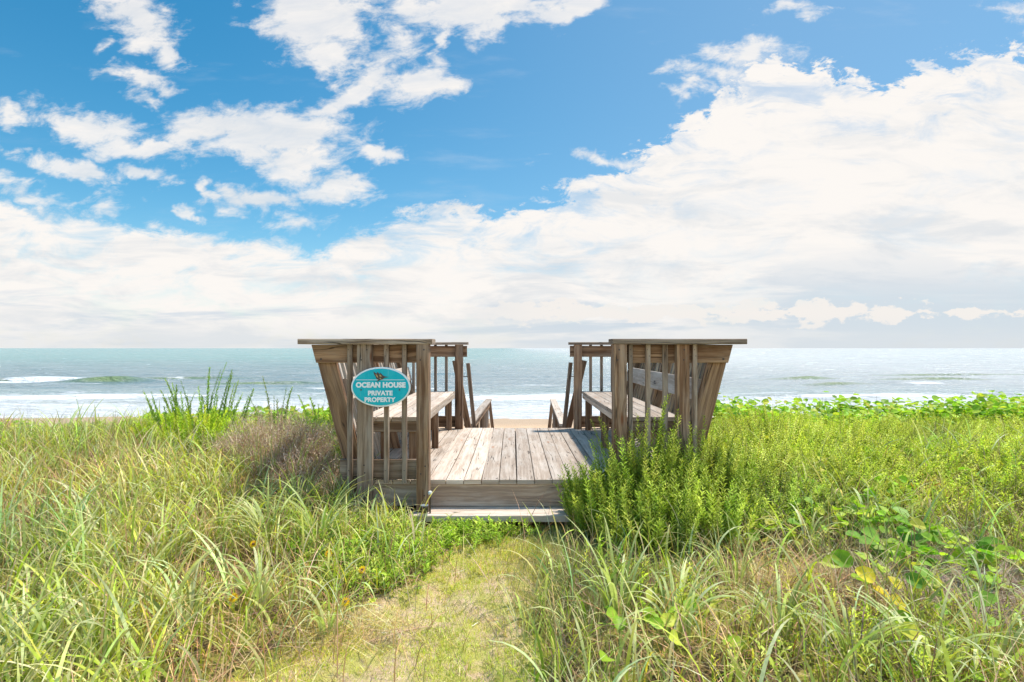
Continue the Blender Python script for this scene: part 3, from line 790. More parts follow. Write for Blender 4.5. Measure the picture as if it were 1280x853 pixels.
# --- leafy shoots ---------------------------------------------------------------
PATCH = True
def shoots(vm, vs, P, h, lean, az, pal, leafL=(.03, .045), leafW=(.007, .011), per=.0075, upang=(.5, 1.0), t0=.12, curl=.25, shape='lance', stemcol=(.20, .17, .08), taper=.55, colj=.12, droop=0.):
    """P roots, one upright leafy stem each"""
    n = len(P)
    base_c = pick(pal, n, colj)
    base_c = base_c*(.62+.76*fbm(P[:, 0]*2.6, P[:, 1]*2.6, 44)[:, None])
    lsz = rng.uniform(.75, 1.3, n)
    K = 6
    c = vs.blades(P, h, az, lean, np.full(n, curl)*rng.uniform(.3, 1.6, n), np.full(n, .006), np.repeat(arr([stemcol]), n, 0)*rng.uniform(.7, 1.3, (n, 1)), K, None, tipw=.3)
    cnt = np.maximum(6, (h/per).astype(int)); I = np.repeat(np.arange(n), cnt); m = len(I)
    first = np.concatenate([[0], np.cumsum(cnt)[:-1]])
    k = np.arange(m)-first[I]
    t = t0+(1-t0)*(k+rng.random(m))/cnt[I]
    ph = k*2.4+rng.uniform(0, 6.28, n)[I]
    ti = np.clip(t*K, 0, K-1e-4); i0 = ti.astype(int); fr = (ti-i0)[:, None]
    pos = c[I, i0]*(1-fr)+c[I, i0+1]*fr
    ax = c[I, i0+1]-c[I, i0]; ax /= np.linalg.norm(ax, axis=1, keepdims=True)+1e-9
    out = np.stack([np.cos(ph), np.sin(ph), 0*ph], 1)
    ang = rng.uniform(*upang, m)+droop*(1-t); 
    T = ax*np.cos(ang)[:, None]+out*np.sin(ang)[:, None]
    N = ax*np.sin(ang)[:, None]-out*np.cos(ang)[:, None]
    sz = (1-taper*t**2)*rng.uniform(.7, 1.15, m)*lsz[I]
    L = rng.uniform(*leafL, m)*sz; W = rng.uniform(*leafW, m)*sz
    col = base_c[I]*(1+rng.normal(0, .12, (m, 1)))
    young = np.clip((t-.6)/.4, 0, 1)[:, None]
    col = col*(1-young*.35)+col*arr([1.45, 1.3, 1.0])*young*.35+young*arr([.03, .03, 0])
    vm.leaves(pos, T, N, L, W, np.clip(col, .01, .9), .18, shape)

def shrub(name, label, cx, cy, rx_, ry_, n, h, pal, group=None, cat='shrub', spread=.5, hvar=.35, **kw):
    gz = float(G(cx, cy)); r = empty(name, (cx, cy, gz)); tag(r, label, cat, group)
    a = rng.uniform(0, 2*math.pi, n); q = np.sqrt(rng.random(n))
    P = np.stack([cx+rx_*q*np.cos(a), cy+ry_*q*np.sin(a)], 1)
    P = np.column_stack([P, G(P[:, 0], P[:, 1])-.01])
    hh = h*(1-.45*q**2)*rng.uniform(1-hvar, 1+hvar*.4, n)
    vm, vs = VM(), VM()
    shoots(vm, vs, P, hh, np.abs(rng.normal(.05, .06, n))+spread*q*.6, a+rng.normal(0, .5, n), pal, **kw)
    vm.build('foliage', M_LEAF, r); vs.build('stems', M_STEM, r)
    return r
BUSH = [(.29, .38, .04), (.37, .45, .05), (.20, .28, .03), (.49, .54, .09)]
OLIVE = [(.48, .54, .06), (.58, .63, .08), (.37, .44, .05), (.68, .70, .18)]
YELG = [(.48, .60, .04), (.40, .55, .04), (.58, .62, .06)]
# the big bush right of the step: several clumps of one plant
def big_bush():
    r = empty('large_bush', (1.0, 4.35, 0)); tag(r, 'large bright green bush of upright leafy spires growing over the right corner of the step', 'bush')
    vm, vs = VM(), VM()
    lumps = [  # x, y, radius, shoots, height
        (.66, 4.30, .22, 60, .50), (.60, 4.22, .14, 24, .36), (.56, 4.44, .14, 40, .52), (.82, 4.36, .26, 60, .58), (.98, 4.40, .22, 50, .86), (1.02, 4.28, .28, 54, .66), (.74, 4.10, .20, 46, .44),
        (1.28, 4.35, .24, 50, .62), (1.42, 4.44, .22, 44, .74), (.85, 4.02, .26, 52, .46), (1.15, 4.02, .28, 54, .50), (1.62, 4.50, .24, 46, .60), (1.45, 4.16, .26, 46, .48), (.78, 3.88, .18, 34, .34), (1.0, 3.80, .26, 44, .38), (1.35, 3.86, .26, 44, .38)]
    for x, y, rad, n, h in lumps:
        n = int(n*1.2); h = h*1.12
        a = rng.uniform(0, 6.28, n); q = np.sqrt(rng.random(n))
        P = np.stack([x+rad*.8*q*np.cos(a), y+rad*.5*q*np.sin(a)], 1); P = np.column_stack([P, G(P[:, 0], P[:, 1])-.01])
        hh = h*(1-.35*q**2)*rng.uniform(.72, 1.12, n)
        shoots(vm, vs, P, hh, np.abs(rng.normal(.03, .05, n))+.26*q, a+rng.normal(0, .4, n), BUSH, leafL=(.045, .068), leafW=(.013, .019), per=.0068, upang=(.6, 1.15), curl=.12)
    vm.build('foliage', M_LEAF, r); vs.build('stems', M_STEM, r)
big_bush()
SG = 'low olive green shrubs on the right dune'
kw = dict(leafL=(.026, .044), leafW=(.012, .019), per=.0075, upang=(.6, 1.3), spread=.6)
shrub('dune_shrub', 'low olive shrub pressed against the outer side of the right bench', 2.05, 5.15, .48, .42, 330, .48, OLIVE, SG, **kw)
shrub('dune_shrub', 'rounded olive shrub between the right bench shrub and the crest vines', 2.65, 5.9, .65, .6, 420, .46, OLIVE, SG, **kw)
shrub('dune_shrub', 'darker green low shrub at the right foot of the large bush', 1.95, 4.35, .42, .36, 240, .38, BUSH, SG, **kw)
shrub('dune_shrub', 'yellow green shrub in the middle of the right dune, below the bare sandy patch', 3.55, 6.2, .75, .6, 420, .44, OLIVE+YELG[:1], SG, **kw)
shrub('dune_shrub', 'wide low shrub left of the small orange leaves', 2.9, 4.95, .6, .42, 360, .34, OLIVE, SG, **kw)
shrub('dune_shrub', 'olive shrub behind the small orange leaves', 4.55, 6.3, .8, .55, 420, .42, OLIVE, SG, **kw)
shrub('dune_shrub', 'yellowish shrub farthest right on the right dune', 5.7, 6.2, .7, .55, 340, .40, YELG+OLIVE, SG, **kw)
# left: tall sprigs against the sea
kt = dict(leafL=(.045, .065), leafW=(.017, .026), per=.008, upang=(.35, .85), spread=.35)
shrub('tall_shrub', 'tall dark green shrub with upright sprigs standing against the surf on the left', -3.62, 6.7, .50, .3, 80, .80, [(.16, .27, .05), (.20, .32, .06), (.25, .38, .07)], None, hvar=.65, **kt)
shrub('tall_shrub', 'pair of thin upright leafy sprigs between the tall shrub and the dead brown bush', -2.78, 6.75, .16, .12, 9, .78, [(.20, .30, .07)], None, hvar=.3, **kt)
shrub('tall_shrub', 'row of short upright stems against the surf just left of the left railing', -2.25, 7.0, .45, .2, 46, .55, [(.30, .42, .05), (.38, .48, .06)], None, hvar=.65, **kt)
shrub('dune_shrub', 'bright yellow green bush at the foot of the tall left shrub', -3.35, 6.1, .6, .36, 260, .46, YELG, None, **kt)
shrub('feathery_weed', 'feathery yellow green weed in front of the dead bush beside the left railing', -2.0, 4.75, .34, .22, 44, .50, [(.30, .42, .07), (.36, .48, .09)], None, cat='weed', leafL=(.022, .034), leafW=(.003, .005), per=.006, upang=(.3, .8), spread=.25)
shrub('feathery_weed', 'smaller feathery yellow green weed under the leaning post of the left railing', -1.50, 4.55, .16, .12, 16, .40, [(.34, .46, .08)], None, cat='weed', leafL=(.022, .032), leafW=(.003, .005), per=.006, upang=(.3, .8), spread=.25)
# dead brown bush
def twig_bush(name, label, cx, cy, rx_, ry_, n, h):
    r = empty(name, (cx, cy, float(G(cx, cy)))); tag(r, label, 'bush')
    vm = VM(); a = rng.uniform(0, 6.28, n); q = np.sqrt(rng.random(n))
    P = np.stack([cx+rx_*q*np.cos(a), cy+ry_*q*np.sin(a)], 1); P = np.column_stack([P, G(P[:, 0], P[:, 1])-.02])
    pal = [(.46, .31, .21), (.34, .22, .15), (.58, .42, .31), (.66, .52, .40)]
    hh = h*(1-.4*q**2)*rng.uniform(.6, 1.1, n)
    c = vm.blades(P, hh, a, .1+.5*q, rng.uniform(-.3, .6, n), np.full(n, .005), pick(pal, n), 6)
    m = n*14; I = rng.integers(0, n, m); k = rng.integers(1, 6, m)
    vm.blades(c[I, k], rng.uniform(.03, .13, m), rng.uniform(0, 6.28, m), rng.uniform(.2, 1.3, m), rng.uniform(-.5, .5, m), rng.uniform(.002, .004, m), pick(pal, m), 3)
    vm.build('twigs', M_STRAW, r)
    vl = VM(); m = n*16; I = rng.integers(0, n, m); k = rng.integers(1, 6, m)
    T = rng.normal(0, 1, (m, 3)); N = rng.normal(0, 1, (m, 3))
    vl.leaves(c[I, k]+rng.normal(0, .025, (m, 3)), T, N, rng.uniform(.012, .03, m), rng.uniform(.005, .011, m), pick(pal, m), .3)
    vl.build('dead_leaves', M_STRAW, r)
twig_bush('dead_bush', 'dead brown leafless bush next to the left railing', -2.22, 5.4, .42, .42, 400, .52)
twig_bush('dead_bush', 'low heap of dead brown twigs under the leaning post of the left railing', -1.80, 4.98, .32, .35, 260, .36)

# --- crest vines with round leaves -----------------------------------------------
def vines(name, label, n, dens, x, y, hz, size, pal, ups=.35, obj=None, parent=None):
    P = scatter(n, x[0], x[1], y[0], y[1], dens); n = len(P)
    vm, vs = VM(), VM()
    h = rng.uniform(*hz, n)*(.5+fbm(P[:, 0]*2, P[:, 1]*2, 80))
    az = rng.uniform(0, 6.28, n); c = vs.blades(P, h, az, np.abs(rng.normal(.2, .15, n)), rng.uniform(0, .8, n), np.full(n, .004), pick([(.30, .34, .10)], n), 3, tipw=.6)
    m = 2
    for j in range(m):
        a2 = rng.uniform(0, 6.28, n)
        T = np.stack([np.cos(a2), np.sin(a2), rng.uniform(-.2, .9, n)*ups*2], 1)
        N = np.stack([rng.normal(0, .45, n), rng.normal(0, .45, n)-.25, np.ones(n)], 1)
        L = rng.uniform(*size, n)
        vm.leaves(c[:, -1-j], T, N, L, L*rng.uniform(.8, 1., n), pick(pal, n, .14), .16, 'round')
    if parent is not None:
        vm.build('leaves', M_ROUND, parent); vs.build('stems', M_STEM, parent); return
    vm.Q += [q for q in []]
    off = vm.n
    for V, Q, Cc in zip(vs.V, vs.Q, vs.C): vm.V.append(V); vm.Q.append(Q+off); vm.C.append(Cc)
    o = vm.build(name, M_ROUND); tag(o, label, 'vine', kind='stuff')
VINE = [(.30, .48, .035), (.38, .56, .04), (.24, .40, .03), (.48, .60, .06), (.56, .56, .07)]
def cr_gap(X): return 1-.9*np.exp(-((X+6.3)/.6)**2)
def cr_dens_r(X, Y): return np.clip(infrus(X, Y)*np.exp(-((Y-7.9)/.7)**2)*(.06+ss(fbm(X*1.5, Y*1.5, 90), .42, .58)), 0, 1)
vines('crest_vine', 'bright round leaved beach vine along the crest of the right dune', 2300, cr_dens_r, (1.75, 9), (7.0, 9.0), (.06, .42), (.06, .11), VINE)
vines('crest_vine', 'round leaved beach vine along the crest of the left dune', 1500, lambda X, Y: cr_dens_r(X, Y)*cr_gap(X), (-9, -1.7), (7.0, 9.0), (.08, .22), (.06, .10), VINE)
def cr_dens_m(X, Y): return np.clip(infrus(X, Y)*ss(fbm(X*1.2, Y*1.2, 95), .44, .56)*ss(X+.3*Y, 2.2, 3.0), 0, 1)
vines('ground_vine', 'round leaved vine creeping through the grass on the right dune', 1100, cr_dens_m, (1.0, 6), (2.2, 6.9), (.05, .18), (.05, .095), VINE)
# single big leaved plants in the right foreground
def round_plant(px, py, n, size, label, pal=VINE, hz=(.08, .2), rad=.13, group='round leaved plants in the right foreground'):
    X, Y = at(px, py); r = empty('round_leaf_plant', (X, Y, float(G(X, Y)))); tag(r, label, 'plant', group)
    a = rng.uniform(0, 6.28, n); q = np.sqrt(rng.random(n))*rad
    P = np.stack([X+q*np.cos(a), Y+q*np.sin(a)], 1); P = np.column_stack([P, G(P[:, 0], P[:, 1])])
    vm, vs = VM(), VM(); h = rng.uniform(*hz, n)
    c = vs.blades(P, h, a, np.full(n, .25), rng.uniform(0, .6, n), np.full(n, .005), pick([(.30, .34, .10)], n), 4, tipw=.6)
    T = np.stack([np.cos(a), np.sin(a), rng.uniform(-.1, .7, n)], 1)
    N = np.stack([rng.normal(0, .4, n), rng.normal(-.5, .35, n), np.ones(n)], 1)
    L = rng.uniform(size*.75, size*1.2, n)
    vm.leaves(c[:, -1], T, N, L, L*rng.uniform(.72, .95, n), pick(pal, n, .1), .2, 'round')
    vm.build('leaves', M_ROUND, r, smooth=True); vs.build('stems', M_STEM, r)
DG = [(.16, .32, .035), (.20, .38, .04), (.24, .42, .05)]
round_plant(1120, 706, 9, .13, 'largest dark green round leaved plant, left of the straw mat', DG)
round_plant(1105, 755, 6, .10, 'bright round leaves just below the large dark plant', VINE)
round_plant(1195, 780, 5, .11, 'two upright dark leaves standing at the lower edge of the straw mat', DG, rad=.06)
round_plant(1150, 785, 5, .085, 'round leaves turned bright yellow beside the straw mat', [(.75, .55, .03), (.80, .66, .05), (.62, .60, .06)])
round_plant(1185, 700, 7, .12, 'green leaves along the upper edge of the straw mat', DG, rad=.2)
round_plant(1262, 690, 5, .09, 'yellowing leaves at the right edge of the photo above the straw mat', [(.60, .58, .06), (.35, .50, .06)])
round_plant(1150, 622, 6, .06, 'small leaves turned orange in the middle of the right dune', [(.80, .30, .04), (.75, .40, .05), (.32, .48, .06)])
round_plant(800, 800, 6, .085, 'fresh green round leaves low under the arching grass right of the path', VINE)
round_plant(775, 845, 4, .09, 'round leaves at the bottom edge right of the path', VINE)
round_plant(1215, 845, 7, .10, 'green leaves in the lower right corner', VINE, rad=.2)
round_plant(880, 830, 5, .08, 'round green leaves below the tall grass tuft right of the path', VINE)
round_plant(1010, 610, 5, .07, 'small cluster of yellow green leaves above the wide low shrub', [(.5, .52, .06), (.4, .5, .06)])

# --- low leafy weeds left of the path -------------------------------------------
def weeds():
    def d(X, Y):
        a = np.exp(-(((X+.62)/.52)**2+((Y-4.28)/.28)**2)**2); b = np.exp(-(((X+.98)/.42)**2+((Y-3.85)/.55)**2)**2)
        c = .8*np.exp(-(((X+.2)/.6)**2+((Y-4.36)/.06)**2)**2)
        k = 1-np.exp(-(((X+.66)**2+(Y-4.28)**2)/.012))
        return np.clip((a+b+c)*k*offdeck(X, Y+.02)*(1-.4*(Y > 4.44)), 0, 1)
    P = scatter(1500, -1.9, .55, 2.9, 4.62, d); n = len(P); vm, vs = VM(), VM()
    shoots(vm, vs, P, rng.uniform(.06, .17, n), np.abs(rng.normal(.3, .25, n)), rng.uniform(0, 6.28, n), [(.32, .46, .045), (.38, .52, .06), (.26, .39, .045), (.44, .50, .08)], leafL=(.028, .05), leafW=(.009, .016), per=.011, upang=(.5, 1.2), t0=.25, shape='ovate', taper=.2)
    off = vm.n
    for V, Q, Cc in zip(vs.V, vs.Q, vs.C): vm.V.append(V); vm.Q.append(Q+off); vm.C.append(Cc)
    o = vm.build('low_weeds', M_LEAF); tag(o, 'bright yellow green leafy weeds spreading at the left side of the step and path', 'weeds', kind='stuff')
    P = scatter(5200, 1.1, 8, 3.6, 7.9, lambda X, Y: np.clip(infrus(X, Y)*offdeck(X, Y)*ss(fbm(X*1.3, Y*1.3, 77), .36, .5)*ss(Y+.35*X, 4.6, 6.0)*(1-.8*bushy(X, Y)*0), 0, 1)); n = len(P); vm, vs = VM(), VM()
    shoots(vm, vs, P, rng.uniform(.10, .30, n)*(.6+.8*fbm(P[:, 0]*1.5, P[:, 1]*1.5, 12)), np.abs(rng.normal(.2, .2, n)), rng.uniform(0, 6.28, n), OLIVE+YELG+GREENS[:2], leafL=(.024, .042), leafW=(.010, .018), per=.009, upang=(.6, 1.3), t0=.2, taper=.3)
    off = vm.n
    for V, Q, Cc in zip(vs.V, vs.Q, vs.C): vm.V.append(V); vm.Q.append(Q+off); vm.C.append(Cc)
    o = vm.build('dune_ground_cover', M_LEAF); tag(o, 'dense small leaved olive green ground cover on the right dune', 'ground cover', kind='stuff')
    P = scatter(4600, -6, 6, 2.0, 7.8, lambda X, Y: np.clip(np.where(X > .6, .8, g_dens(X, Y))*infrus(X, Y)*offdeck(X, Y)*(1-pathmask(X, Y))*(1-keepout(X, Y))*ss(fbm(X*1.7, Y*1.7, 66), .42, .56), 0, 1)); n = len(P); vm, vs = VM(), VM()
    shoots(vm, vs, P, rng.uniform(.07, .26, n), np.abs(rng.normal(.3, .25, n)), rng.uniform(0, 6.28, n), GREENS+YELG+OLIVE, leafL=(.022, .045), leafW=(.006, .012), per=.011, upang=(.5, 1.2), t0=.2, shape='lance', taper=.2)
    off = vm.n
    for V, Q, Cc in zip(vs.V, vs.Q, vs.C): vm.V.append(V); vm.Q.append(Q+off); vm.C.append(Cc)
    o = vm.build('dune_weeds', M_LEAF); tag(o, 'small leafy weeds scattered through the dune grass', 'weeds', kind='stuff')
weeds()

# --- countable grass tufts in front ----------------------------------------------
def tuft(px, py, n, h, label, w=(.013, .023), pal=BLUEGR, rad=.06, curl=(.7, 2.4), lean=(.12, .12), side=None):
    X, Y = at(px, py); r = tag(empty('grass_tuft', (X, Y, float(G(X, Y)))), label, 'grass tuft', 'broad leaved grass tufts near the viewer')
    a = rng.uniform(0, 6.28, n)
    if side is not None: a = side+rng.normal(0, .9, n)
    q = np.sqrt(rng.random(n))*rad
    P = np.stack([X+q*np.cos(a), Y+q*np.sin(a)], 1); P = np.column_stack([P, G(P[:, 0], P[:, 1])-.01])
    vm = VM(); vm.blades(P, h*rng.uniform(.65, 1.15, n), a, np.abs(rng.normal(*lean, n)), rng.uniform(*curl, n), rng.uniform(*w, n), pick(pal, n, .1), 11, pick(TIP, n)*.5+pick(pal, n)*.5)
    vm.build('blades', M_BLADE, r, smooth=True)
    m = max(6, n//2); vm = VM(); a = rng.uniform(0, 6.28, m)
    P2 = np.column_stack([X+.08*np.cos(a), Y+.08*np.sin(a), np.full(m, float(G(X, Y)))])
    vm.blades(P2, rng.uniform(.1, .25, m), a, rng.uniform(.4, 1.3, m), rng.uniform(0, .8, m), rng.uniform(.004, .008, m), pick(STRAW, m), 4)
    vm.build('dead_blades', M_STRAW, r)
TU = [
    (30, 850, 16, .44, 'wide bladed grass tuft in the lower left corner', dict(w=(.014, .024), rad=.09)),
    (125, 850, 12, .40, 'pale grass tuft with thick upright blades, second from the lower left corner', dict(w=(.014, .022), curl=(.1, 1.2))),
    (232, 800, 12, .44, 'green tuft with one long bent blade at the edge of the bare sand', dict()),
    (95, 720, 14, .42, 'pale green tuft midway up the left dune near the left edge', dict(w=(.010, .016))),
    (205, 720, 12, .38, 'tuft of green blades right above the bent blade on the left', dict()),
    (325, 765, 14, .46, 'arching tuft with a yellow blade beside the bare sand', dict(curl=(1.2, 2.6))),
    (335, 690, 16, .52, 'tuft with tall blades curving over to the left, centre of the left dune', dict(curl=(1.4, 2.6), side=3.0)),
    (398, 690, 14, .56, 'tall arching tuft just left of the leafy weeds', dict(curl=(1.2, 2.6))),
    (372, 640, 12, .50, 'slender tall tuft left of the middle railing post', dict(w=(.007, .012))),
    (437, 650, 12, .46, 'tuft leaning against the foot of the left railing', dict(w=(.010, .015), curl=(1.0, 2.4))),
    (488, 650, 7, .30, 'small dry tuft with two hooped stems in front of the left fascia', dict(w=(.005, .008), pal=[(.42, .42, .2), (.3, .38, .16)], curl=(1.8, 2.8))),
    (412, 790, 9, .34, 'small tuft at the left edge of the path below the yellow flower', dict()),
    (775, 770, 14, .52, 'tall pale tuft at the right edge of the path under the bush', dict()),
    (845, 800, 14, .46, 'tuft of arching blades between the path and the lower right straw', dict(curl=(1.2, 2.6))),
    (700, 845, 9, .28, 'short yellow green tuft at the bottom edge right of the path', dict(pal=GREENS, w=(.006, .011))),
    (920, 740, 14, .48, 'thin bladed tuft standing in front of the wide low shrub', dict(w=(.007, .012))),
    (975, 800, 14, .42, 'pale arching tuft at the lower right, left of the yellow leaves', dict(curl=(1.2, 2.6))),
    (1065, 835, 16, .44, 'big pale tuft with drooping blades at the bottom right', dict(w=(.013, .022), curl=(1.2, 2.6))),
    (1165, 853, 14, .42, 'tuft with one thick whitish blade curved to the right, at the bottom edge', dict(w=(.016, .026), curl=(1.2, 2.4))),
    (1240, 853, 9, .36, 'tuft with two stiff pale blades near the lower right corner', dict(w=(.018, .028), curl=(.6, 1.6))),
    (1232, 760, 8, .34, 'small whitish tuft standing on the straw mat', dict(pal=[(.50, .56, .36), (.42, .5, .26)], w=(.010, .016))),
    (1010, 690, 12, .42, 'hooped dry tuft right of the wide low shrub', dict(curl=(1.6, 2.8), pal=BLUEGR+STRAW[:1])),
    (1085, 660, 9, .36, 'small grey green tuft below the orange leaves', dict()),
    (150, 640, 12, .42, 'upright green tuft high on the left dune', dict(w=(.008, .013))),
    (40, 610, 14, .44, 'dense green tuft at the left edge of the photo below the crest', dict(w=(.008, .013))),
    (262, 640, 12, .42, 'loose tuft below the bright green bush on the left', dict(w=(.007, .012), curl=(1.0, 2.2))),
    (398, 545, 8, .40, 'dark hooked grass stems by the top of the dead brown bush', dict(pal=[(.14, .17, .10), (.2, .22, .12)], w=(.006, .010), curl=(1.6, 2.6), side=.3)),
    (655, 800, 8, .22, 'small whitish dry tuft in the middle right of the path', dict(pal=[(.6, .6, .4), (.4, .45, .18)], w=(.005, .010), curl=(.2, 1.2))),
]
for px, py, n, h, lab, kk in TU: tuft(px, py, n*2, h, lab, **kk)
# thin dark stalks against the surf
vm = VM(); 
xs_ = arr([-4.9, -4.75, -3.55, -2.6, 2.45, 2.95, 3.15, 4.15, 4.7, 5.6, 6.7, 6.85, -6.2, -6.6, 3.7, 4.3, -5.5, -1.95])
P = np.column_stack([xs_, np.full(len(xs_), 7.6)+rng.uniform(-.4, .4, len(xs_))]); P = np.column_stack([P, G(P[:, 0], P[:, 1])]); n = len(P)
P = np.repeat(P, 3, 0)+rng.normal(0, .03, (3*n, 3)); n *= 3
vm.blades(P, rng.uniform(.35, .62, n), rng.uniform(0, 6.28, n), np.abs(rng.normal(.12, .12, n)), rng.uniform(0, .5, n), np.full(n, .006), pick([(.16, .15, .08), (.24, .22, .12)], n), 7)
tag(vm.build('dry_stalks', M_STRAW), 'thin dark dry stalks sticking up along the dune crest', 'grass', kind='stuff')

# --- straw mat on the right ------------------------------------------------------
def straw_patch(name, label, cx, cy, rx_, ry_, n, pal, L=(.10, .35)):
    a = rng.uniform(0, 6.28, n); q = np.sqrt(rng.random(n))
    P = np.stack([cx+rx_*q*np.cos(a), cy+ry_*q*np.sin(a)], 1); P = np.column_stack([P, G(P[:, 0], P[:, 1])+.01+.06*rng.random(n)*(1-q)])
    vm = VM(); vm.blades(P, rng.uniform(*L, n), rng.uniform(0, 6.28, n), rng.uniform(1.2, 1.65, n), rng.uniform(-.5, .6, n), rng.uniform(.0015, .004, n), pick(pal, n, .2), 5)
    tag(vm.build(name, M_STRAW, smooth=True), label, 'straw', kind='stuff')
SP = [(.50, .38, .29), (.62, .51, .40), (.32, .22, .16), (.42, .30, .23)]
x_, y_ = at(1215, 735); straw_patch('straw_mat', 'matted grey brown straw lying on the sand on the right', x_, y_, .66, .40, 8000, SP)
x_, y_ = at(1025, 735); straw_patch('dead_straw', 'patch of brown dead straw in the lower right', x_, y_, .4, .3, 1300, STRAW)
x_, y_ = at(450, 800); straw_patch('dead_straw', 'thin straw at the left edge of the path', x_, y_, .35, .2, 350, STRAW)
straw_patch('dead_straw', 'brown straw between the bright bush and the dead bush on the left', -2.95, 5.5, .5, .35, 1300, SP, (.08, .3))

# loose twigs and straw bits trodden into the path
P = scatter(420, -1.8, .9, 1.9, 4.4, lambda X, Y: np.clip(pathmask(X, Y), 0, 1)); n = len(P); P[:, 2] += .012
vm = VM(); vm.blades(P, rng.uniform(.02, .11, n), rng.uniform(0, 6.28, n), rng.uniform(1.4, 1.6, n), rng.uniform(-.3, .3, n), rng.uniform(.002, .005, n), pick(STRAW+[(.2, .13, .08), (.8, .74, .62)], n, .2), 3)
tag(vm.build('path_litter', M_STRAW), 'short bits of straw and twig scattered on the trodden path', 'litter', kind='stuff')
# --- yellow flowers --------------------------------------------------------------
M_PETAL = leaf_mat('yellow_petal', .3, .6, .2); M_EYE = simple('flower_eye', (.16, .05, .02), .8)
def flower(px, py, h, label, red=False):
    X, Y = at(px, py, h); gz = float(G(X, Y)); r = tag(empty('yellow_flower', (X, Y, gz)), label, 'flower', 'small yellow flowers left of the path')
    vs = VM(); vs.blades(arr([(X, Y, gz)]), arr([h]), arr([0.]), arr([.0]), arr([.05]), arr([.004]), arr([(.2, .28, .08)]), 4, tipw=.8); vs.build('stem', M_STEM, r)
    vm = VM(); n = 13; a = np.arange(n)*2*math.pi/n; fx = arr([0, -.80, .60])
    e1 = arr([1., 0, 0]); e2 = arr([0, .6, .8])
    T = np.cos(a)[:, None]*e1+np.sin(a)[:, None]*e2; Nn = np.repeat(fx[None], n, 0)
    vm.leaves(np.repeat(arr([(X, Y-.003, gz+h)]), n, 0)+T*.006, T, Nn, np.full(n, .020), np.full(n, .009), pick([(.85, .55, .02), (.80, .42, .02)], n, .06), .1, 'ovate'); vm.build('petals', M_PETAL, r)
    lathe([(.002, -.004), (.008, -.001), (.007, .005), (.002, .008)], (X, Y-.004, gz+h), M_EYE, 'flower_eye', r, 10)
flower(432, 752, .13, 'biggest yellow flower with a dark eye at the left edge of the path')
flower(468, 628, .12, 'small yellow flower in front of the left fascia board')
flower(453, 712, .14, 'yellow flower in the leafy weeds straight above the biggest flower')
flower(411, 692, .16, 'small yellow flower left of the leafy weeds')
flower(292, 747, .14, 'orange yellow flower in the grass below the tall arching blades')
flower(317, 680, .15, 'orange yellow flower among the tall grass in the middle of the left dune')

# ------------------------------------------------------------------ world: daylight sky with clouds
AZ, EL = 62, 64
world = bpy.data.worlds.new('World'); scene.world = world; world.use_nodes = True
w = NT(world.node_tree); w.n.clear()
wout = w.n.new('ShaderNodeOutputWorld'); bg = w.n.new('ShaderNodeBackground'); w.l.new(bg.outputs[0], wout.inputs[0])
bg.inputs[1].default_value = .068
sk = w.n.new('ShaderNodeTexSky'); sk.sky_type = 'NISHITA'; sk.sun_disc = False
sk.sun_elevation = R(EL); sk.sun_rotation = R(AZ); sk.air_density = 1.0; sk.dust_density = .4; sk.ozone_density = 2.0
D = w.n.new('ShaderNodeTexCoord').outputs['Generated']
dx, dy, dz = w.sep(D)
ady = w.m('MAXIMUM', w.m('ABSOLUTE', dy), .12)
cx = w.add(w.mul(w.m('DIVIDE', dx, ady), 7.2), 6.41)
cy = w.sub(4.35, w.mul(w.m('DIVIDE', dz, ady), 7.2))
# fine/medium noise in sky-plane coordinates
nv = w.xyz(cx, w.mul(cy, 1.7), 0.)
n1 = w.noise(nv, .9, 9, .58, .25)
n2 = w.noise(w.xyz(w.add(cx, w.mul(cy, .35)), w.mul(cy, 1.8), 7.), 2.3, 9, .66, .3)
wx = w.mul(w.sub(w.noise(nv, 1.4, 4, .55), .5), 1.1)
wy = w.mul(w.sub(w.noise(w.xyz(cx, cy, 5.), 1.6, 4, .55), .5), .7)
px_ = w.add(cx, wx); py_ = w.add(cy, wy)
# bank boundary (x -> top edge y), photograph reference in hundreds of px
fc = w.n.new('ShaderNodeFloatCurve'); cv = fc.mapping.curves[0]
pts = [(-.2, 2.35), (0, 2.50), (1.0, 2.72), (2.2, 2.88), (3.4, 3.02), (4.0, 3.12), (4.3, 3.02), (4.8, 2.78), (5.5, 2.52), (6.1, 2.62), (6.7, 2.55), (7.3, 2.28), (7.9, 1.95), (8.5, 1.55), (9.0, 1.12), (9.5, .82), (10.0, .72), (10.6, .95), (11.0, 1.02), (11.6, .80), (12.2, .66), (12.8, .62), (13.2, .5)]
X0, X1 = -1., 14.
for i, (a, b) in enumerate(pts):
    u, v = (a-X0)/(X1-X0), b/5.
    if i < 2: cv.points[i].location = (u, v)
    else: cv.points.new(u, v)
for p_ in cv.points: p_.handle_type = 'AUTO'
fc.mapping.update()
w.l.new(w.lin(w.add(cx, w.mul(wx, .25)), X0, X1), fc.inputs['Value'])
top = w.mul(fc.outputs[0], 5.)
nb = w.sub(n2, .5)
bank = w.sub(w.sub(cy, top), w.mul(nb, w.lin(cx, 3.8, 8, .6, 1.7)))
bmask = w.sstep(bank, -.04, .14)
bmask_soft = bmask
